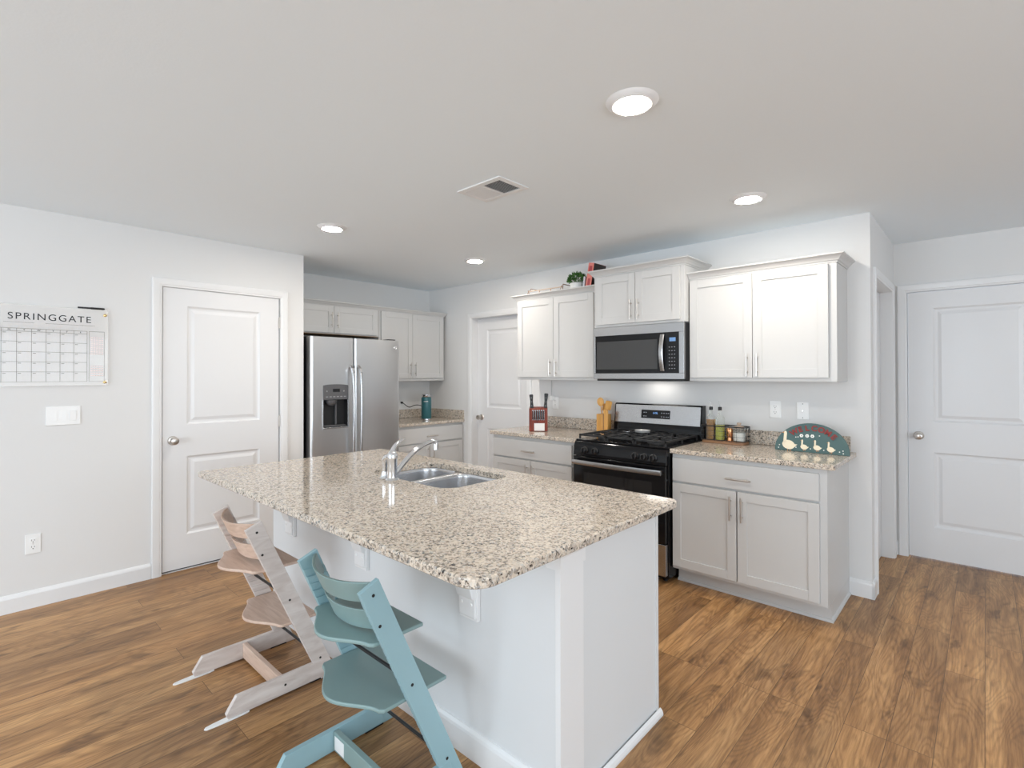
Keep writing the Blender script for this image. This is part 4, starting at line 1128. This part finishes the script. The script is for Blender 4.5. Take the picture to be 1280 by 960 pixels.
for y in (-.03, .03):
    for x in (-bl-.003, bl+.003): mb.tube([(x, y, .018), (x, y, zt)], .0013, 6)
for z in (.055, .09):
    mb.tube([(x, y, z) for x, y in ring_] + [(ring_[0][0], ring_[0][1], z)], .0012, 6)
mb.build('side_wires', M_BLACKSAT, t)
for s in (-1, 1): MB().tube([(s*(bl+.004), -.032, zt-.03), (s*(bl+.010), -.030, zt-.005), (s*(bl+.015), 0, zt-.0), (s*(bl+.010), .030, zt-.005), (s*(bl+.004), .032, zt-.03)], .003, 8).build('side_handle', M_BLACKSAT, t, smooth=True)
def glassy(name, col, rough=.05):
    m = mat(name, col, rough); m.node_tree.nodes['Principled BSDF'].inputs['Transmission Weight'].default_value = .9; m.node_tree.nodes['Principled BSDF'].inputs['IOR'].default_value = 1.08; return m
M_CLEAR = glassy('clear_bottle_glass', (.96, .98, .95))
ZB = CT+.0195
def oil(label, x, y, col, lev):
    t = thing('oil_bottle', label, 'bottle', (x, y, ZB), 0, 'oil bottles in the wire basket')
    MB().loft([[(px*s_, py*s_, z) for px, py in rrect(-.027, .027, -.027, .027, .008, 4)] for s_, z in ((.9, 0), (1, .004), (1, .150), (.92, .166), (.42, .186), (.36, .194), (.36, .212), (.40, .213), (.40, .219))]).build('glass', M_CLEAR, t, smooth=True)
    MB().loft([[(px*s_, py*s_, z) for px, py in rrect(-.025, .025, -.025, .025, .007, 4)] for s_, z in ((.92, .004), (1, .008), (1, lev))]).build('oil', mat('oil', col, .12), t, smooth=True)
    c_ = MB().lathe([(0, .2195), (.0125, .2195), (.0135, .224), (.0135, .240), (.010, .244), (0, .245)], (0, 0, 0), 20).build('pourer_stopper', M_BLACKSAT, t, smooth=True)
    MB().tube([(0, 0, .244), (0, 0, .262), (-.004, 0, .275), (-.012, 0, .288)], [.0035, .003, .003, .0028], 8).build('spout', M_TANG, c_, smooth=True)
oil('amber oil bottle with black pourer next to the range', BX-.102, BY, (.33, .14, .002), .150)
oil('yellow green oil bottle with black pourer, second from the range', BX-.036, BY, (.46, .47, .02), .112)
t = thing('copper_shaker', 'small copper coloured spice grinder between green oil bottle and glass jar', 'shaker', (BX+.032, BY, ZB))
MB().lathe([(0, 0), (.020, 0), (.021, .004), (.017, .020), (.0165, .030), (.020, .040), (.021, .082), (.018, .092), (.012, .094), (0, .095)], (0, 0, 0), 24).build('body', mat('copper', (.80, .38, .18), .2, 1), t, smooth=True)
t = thing('glass_jar', 'lidded clear jar of white salt at the right end of the basket', 'jar', (BX+.098, BY, ZB))
MB().lathe([(0, 0), (.036, 0), (.040, .006), (.041, .070), (.034, .084), (.030, .090), (.030, .096), (0, .096)], (0, 0, 0), 28).build('glass', M_CLEAR, t, smooth=True)
MB().lathe([(0, .004), (.034, .004), (.037, .010), (.038, .066), (0, .068)], (0, 0, 0), 28).build('salt', mat('white_salt', (.82, .80, .76), .8), t, smooth=True)
MB().lathe([(0, .0965), (.033, .0965), (.034, .104), (.030, .110), (.012, .113), (.010, .120), (.015, .128), (.013, .136), (0, .138)], (0, 0, 0), 28).build('lid', M_PALE, t, smooth=True)

# half round goose sign, lettering follows the arch
SX, SY = -.822, 3.690
t = thing('welcome_sign', 'teal half round wooden sign with painted white geese and red lettering', 'sign', (SX, SY, CT+.001), R(-4)); t.rotation_euler = (R(-7), 0, R(-2.5))
rx, rz_ = .213, .187
arc = [(rx*math.cos(R(a)), max(.0, .010+ (rz_-.010)*math.sin(R(a)))) for a in range(0, 181, 6)]
MB().prism([(-rx, 0), (rx, 0)] + arc, 0, .012, 'y').build('board', mat('teal_paint', (.065, .125, .125), .6), t, bevel=.0015)
M_RED = mat('barn_red_paint', (.24, .026, .02), .5); M_CREAMP = mat('cream_paint', (.85, .76, .58), .6); M_BEAK = mat('orange_paint', (.70, .30, .08), .6); M_WHITEP = mat('white_paint', (.85, .85, .82), .6)
# WELCOME as individual letters on the arch
for k, ch in enumerate('WELCOME'):
    a = R(129 - k*(129-42)/6)
    px, pz = .150*math.cos(a)+.005, .012 + .128*math.sin(a)
    slope = math.atan2(.128*math.cos(a), -.150*math.sin(a)) + math.pi
    text('letter', ch, .047, M_RED, t, Matrix.Translation((px, -.0022, pz)) @ Matrix.Rotation(-slope, 4, 'Y') @ rotT, 1, .0022, 'CENTER', 1.0, .0016)
def goose(x, z, s_):
    mb = MB()
    mb.prism([(x + .033*s_*math.cos(R(a)), z + .026*s_*math.sin(R(a)) - .003*s_*math.cos(R(a))) for a in range(0, 360, 20)], -.003, 0, 'y')
    mb.prism([(x+.026*s_, z+.006*s_), (x+.046*s_, z+.004*s_), (x+.030*s_, z-.014*s_)], -.003, 0, 'y')
    mb.prism([(x-.028*s_, z+.004*s_), (x-.012*s_, z+.012*s_), (x-.010*s_, z+.066*s_), (x-.014*s_, z+.076*s_), (x-.022*s_, z+.076*s_), (x-.025*s_, z+.068*s_)], -.003, 0, 'y')
    g = mb.build('goose', M_CREAMP, t, bevel=.0006)
    mb = MB(); mb.prism([(x-.024*s_, z+.072*s_), (x-.036*s_, z+.066*s_), (x-.024*s_, z+.065*s_)], -.003, 0, 'y')
    for dx in (-.004, .010): mb.box(x+dx*s_-.0012, x+dx*s_+.0012, -.002, 0, z-.038*s_, z-.024*s_)
    mb.build('beak_and_feet', M_BEAK, g)
goose(-.130, .040, 1.15); goose(-.038, .032, .62); goose(.036, .034, .62); goose(.112, .030, .62)
for x in (-.055, -.022, .008):
    mb = MB()
    for k in range(6): mb.sphere((x+.0068*math.cos(k*1.047), -.0008, .105-abs(x)*.03+.0068*math.sin(k*1.047)), .0048, 1, .3, 1, 8)
    f = mb.build('daisy', M_WHITEP, t)
    MB().sphere((x, -.0012, .105-abs(x)*.03), .0032, 1, .5, 1, 8).build('daisy_eye', M_GREYPL, f)
mb = MB()
for x, z in ((-.185, .034), (-.19, .016), (-.085, .026), (-.001, .024), (.074, .022), (.160, .020), (.178, .028), (.180, .012), (-.088, .092), (-.075, .094), (.048, .110)): mb.sphere((x, -.0005, z), .0036, 1, .3, 1, 8)
mb.build('painted_dots', M_WHITEP, t)

# ================================================================ corner countertop
t = thing('insulated_flask', 'large teal insulated flask with steel lid on the corner counter', 'flask', (-4.600, 3.555, CT+.001))
MB().lathe([(0, .012), (.053, .012), (.056, .016), (.056, .240), (.052, .252), (0, .254)], (0, 0, 0), 36).build('body', mat('teal_enamel', (.03, .13, .15), .35), t, smooth=True)
MB().lathe([(0, 0), (.052, 0), (.055, .003), (.055, .014), (.050, .015), (0, .015)], (0, 0, 0), 36).build('base_ring', M_TANG, t, smooth=True)
MB().lathe([(0, .253), (.048, .253), (.052, .258), (.052, .280), (.046, .287), (0, .289)], (0, 0, 0), 36).build('lid', M_TANG, t, smooth=True)
mb = MB()
for k in range(7): mb.obox((-.021+.007*k, -.0562, .207), (.0024, .0006, .0045), Matrix.Rotation(R(48), 4, 'Z'))
mb.build('maker_mark', M_PLASTIC, t)
t = thing('power_cord', 'black cord running from the wall behind the flask', 'cord', (-4.985, 3.500, 1.095))
P = bez((0, 0, 0), (.02, .03, -.01), (.04, .05, -.075), (.07, .09, -.045)) + bez((.07, .09, -.045), (.10, .12, -.02), (.16, .13, -.02), (.30, .10, -.05))[1:] + bez((.30, .10, -.05), (.31, .12, -.09), (.305, .14, -.16), (.30, .13, -.177))[1:]
MB().tube(P, .004, 8).build('cable', M_BLACKSAT, t, smooth=True)
MB().tube([(-.013, 0, 0), (.006, 0, 0)], .012, 12).build('plug', M_BLACKSAT, t, smooth=True)
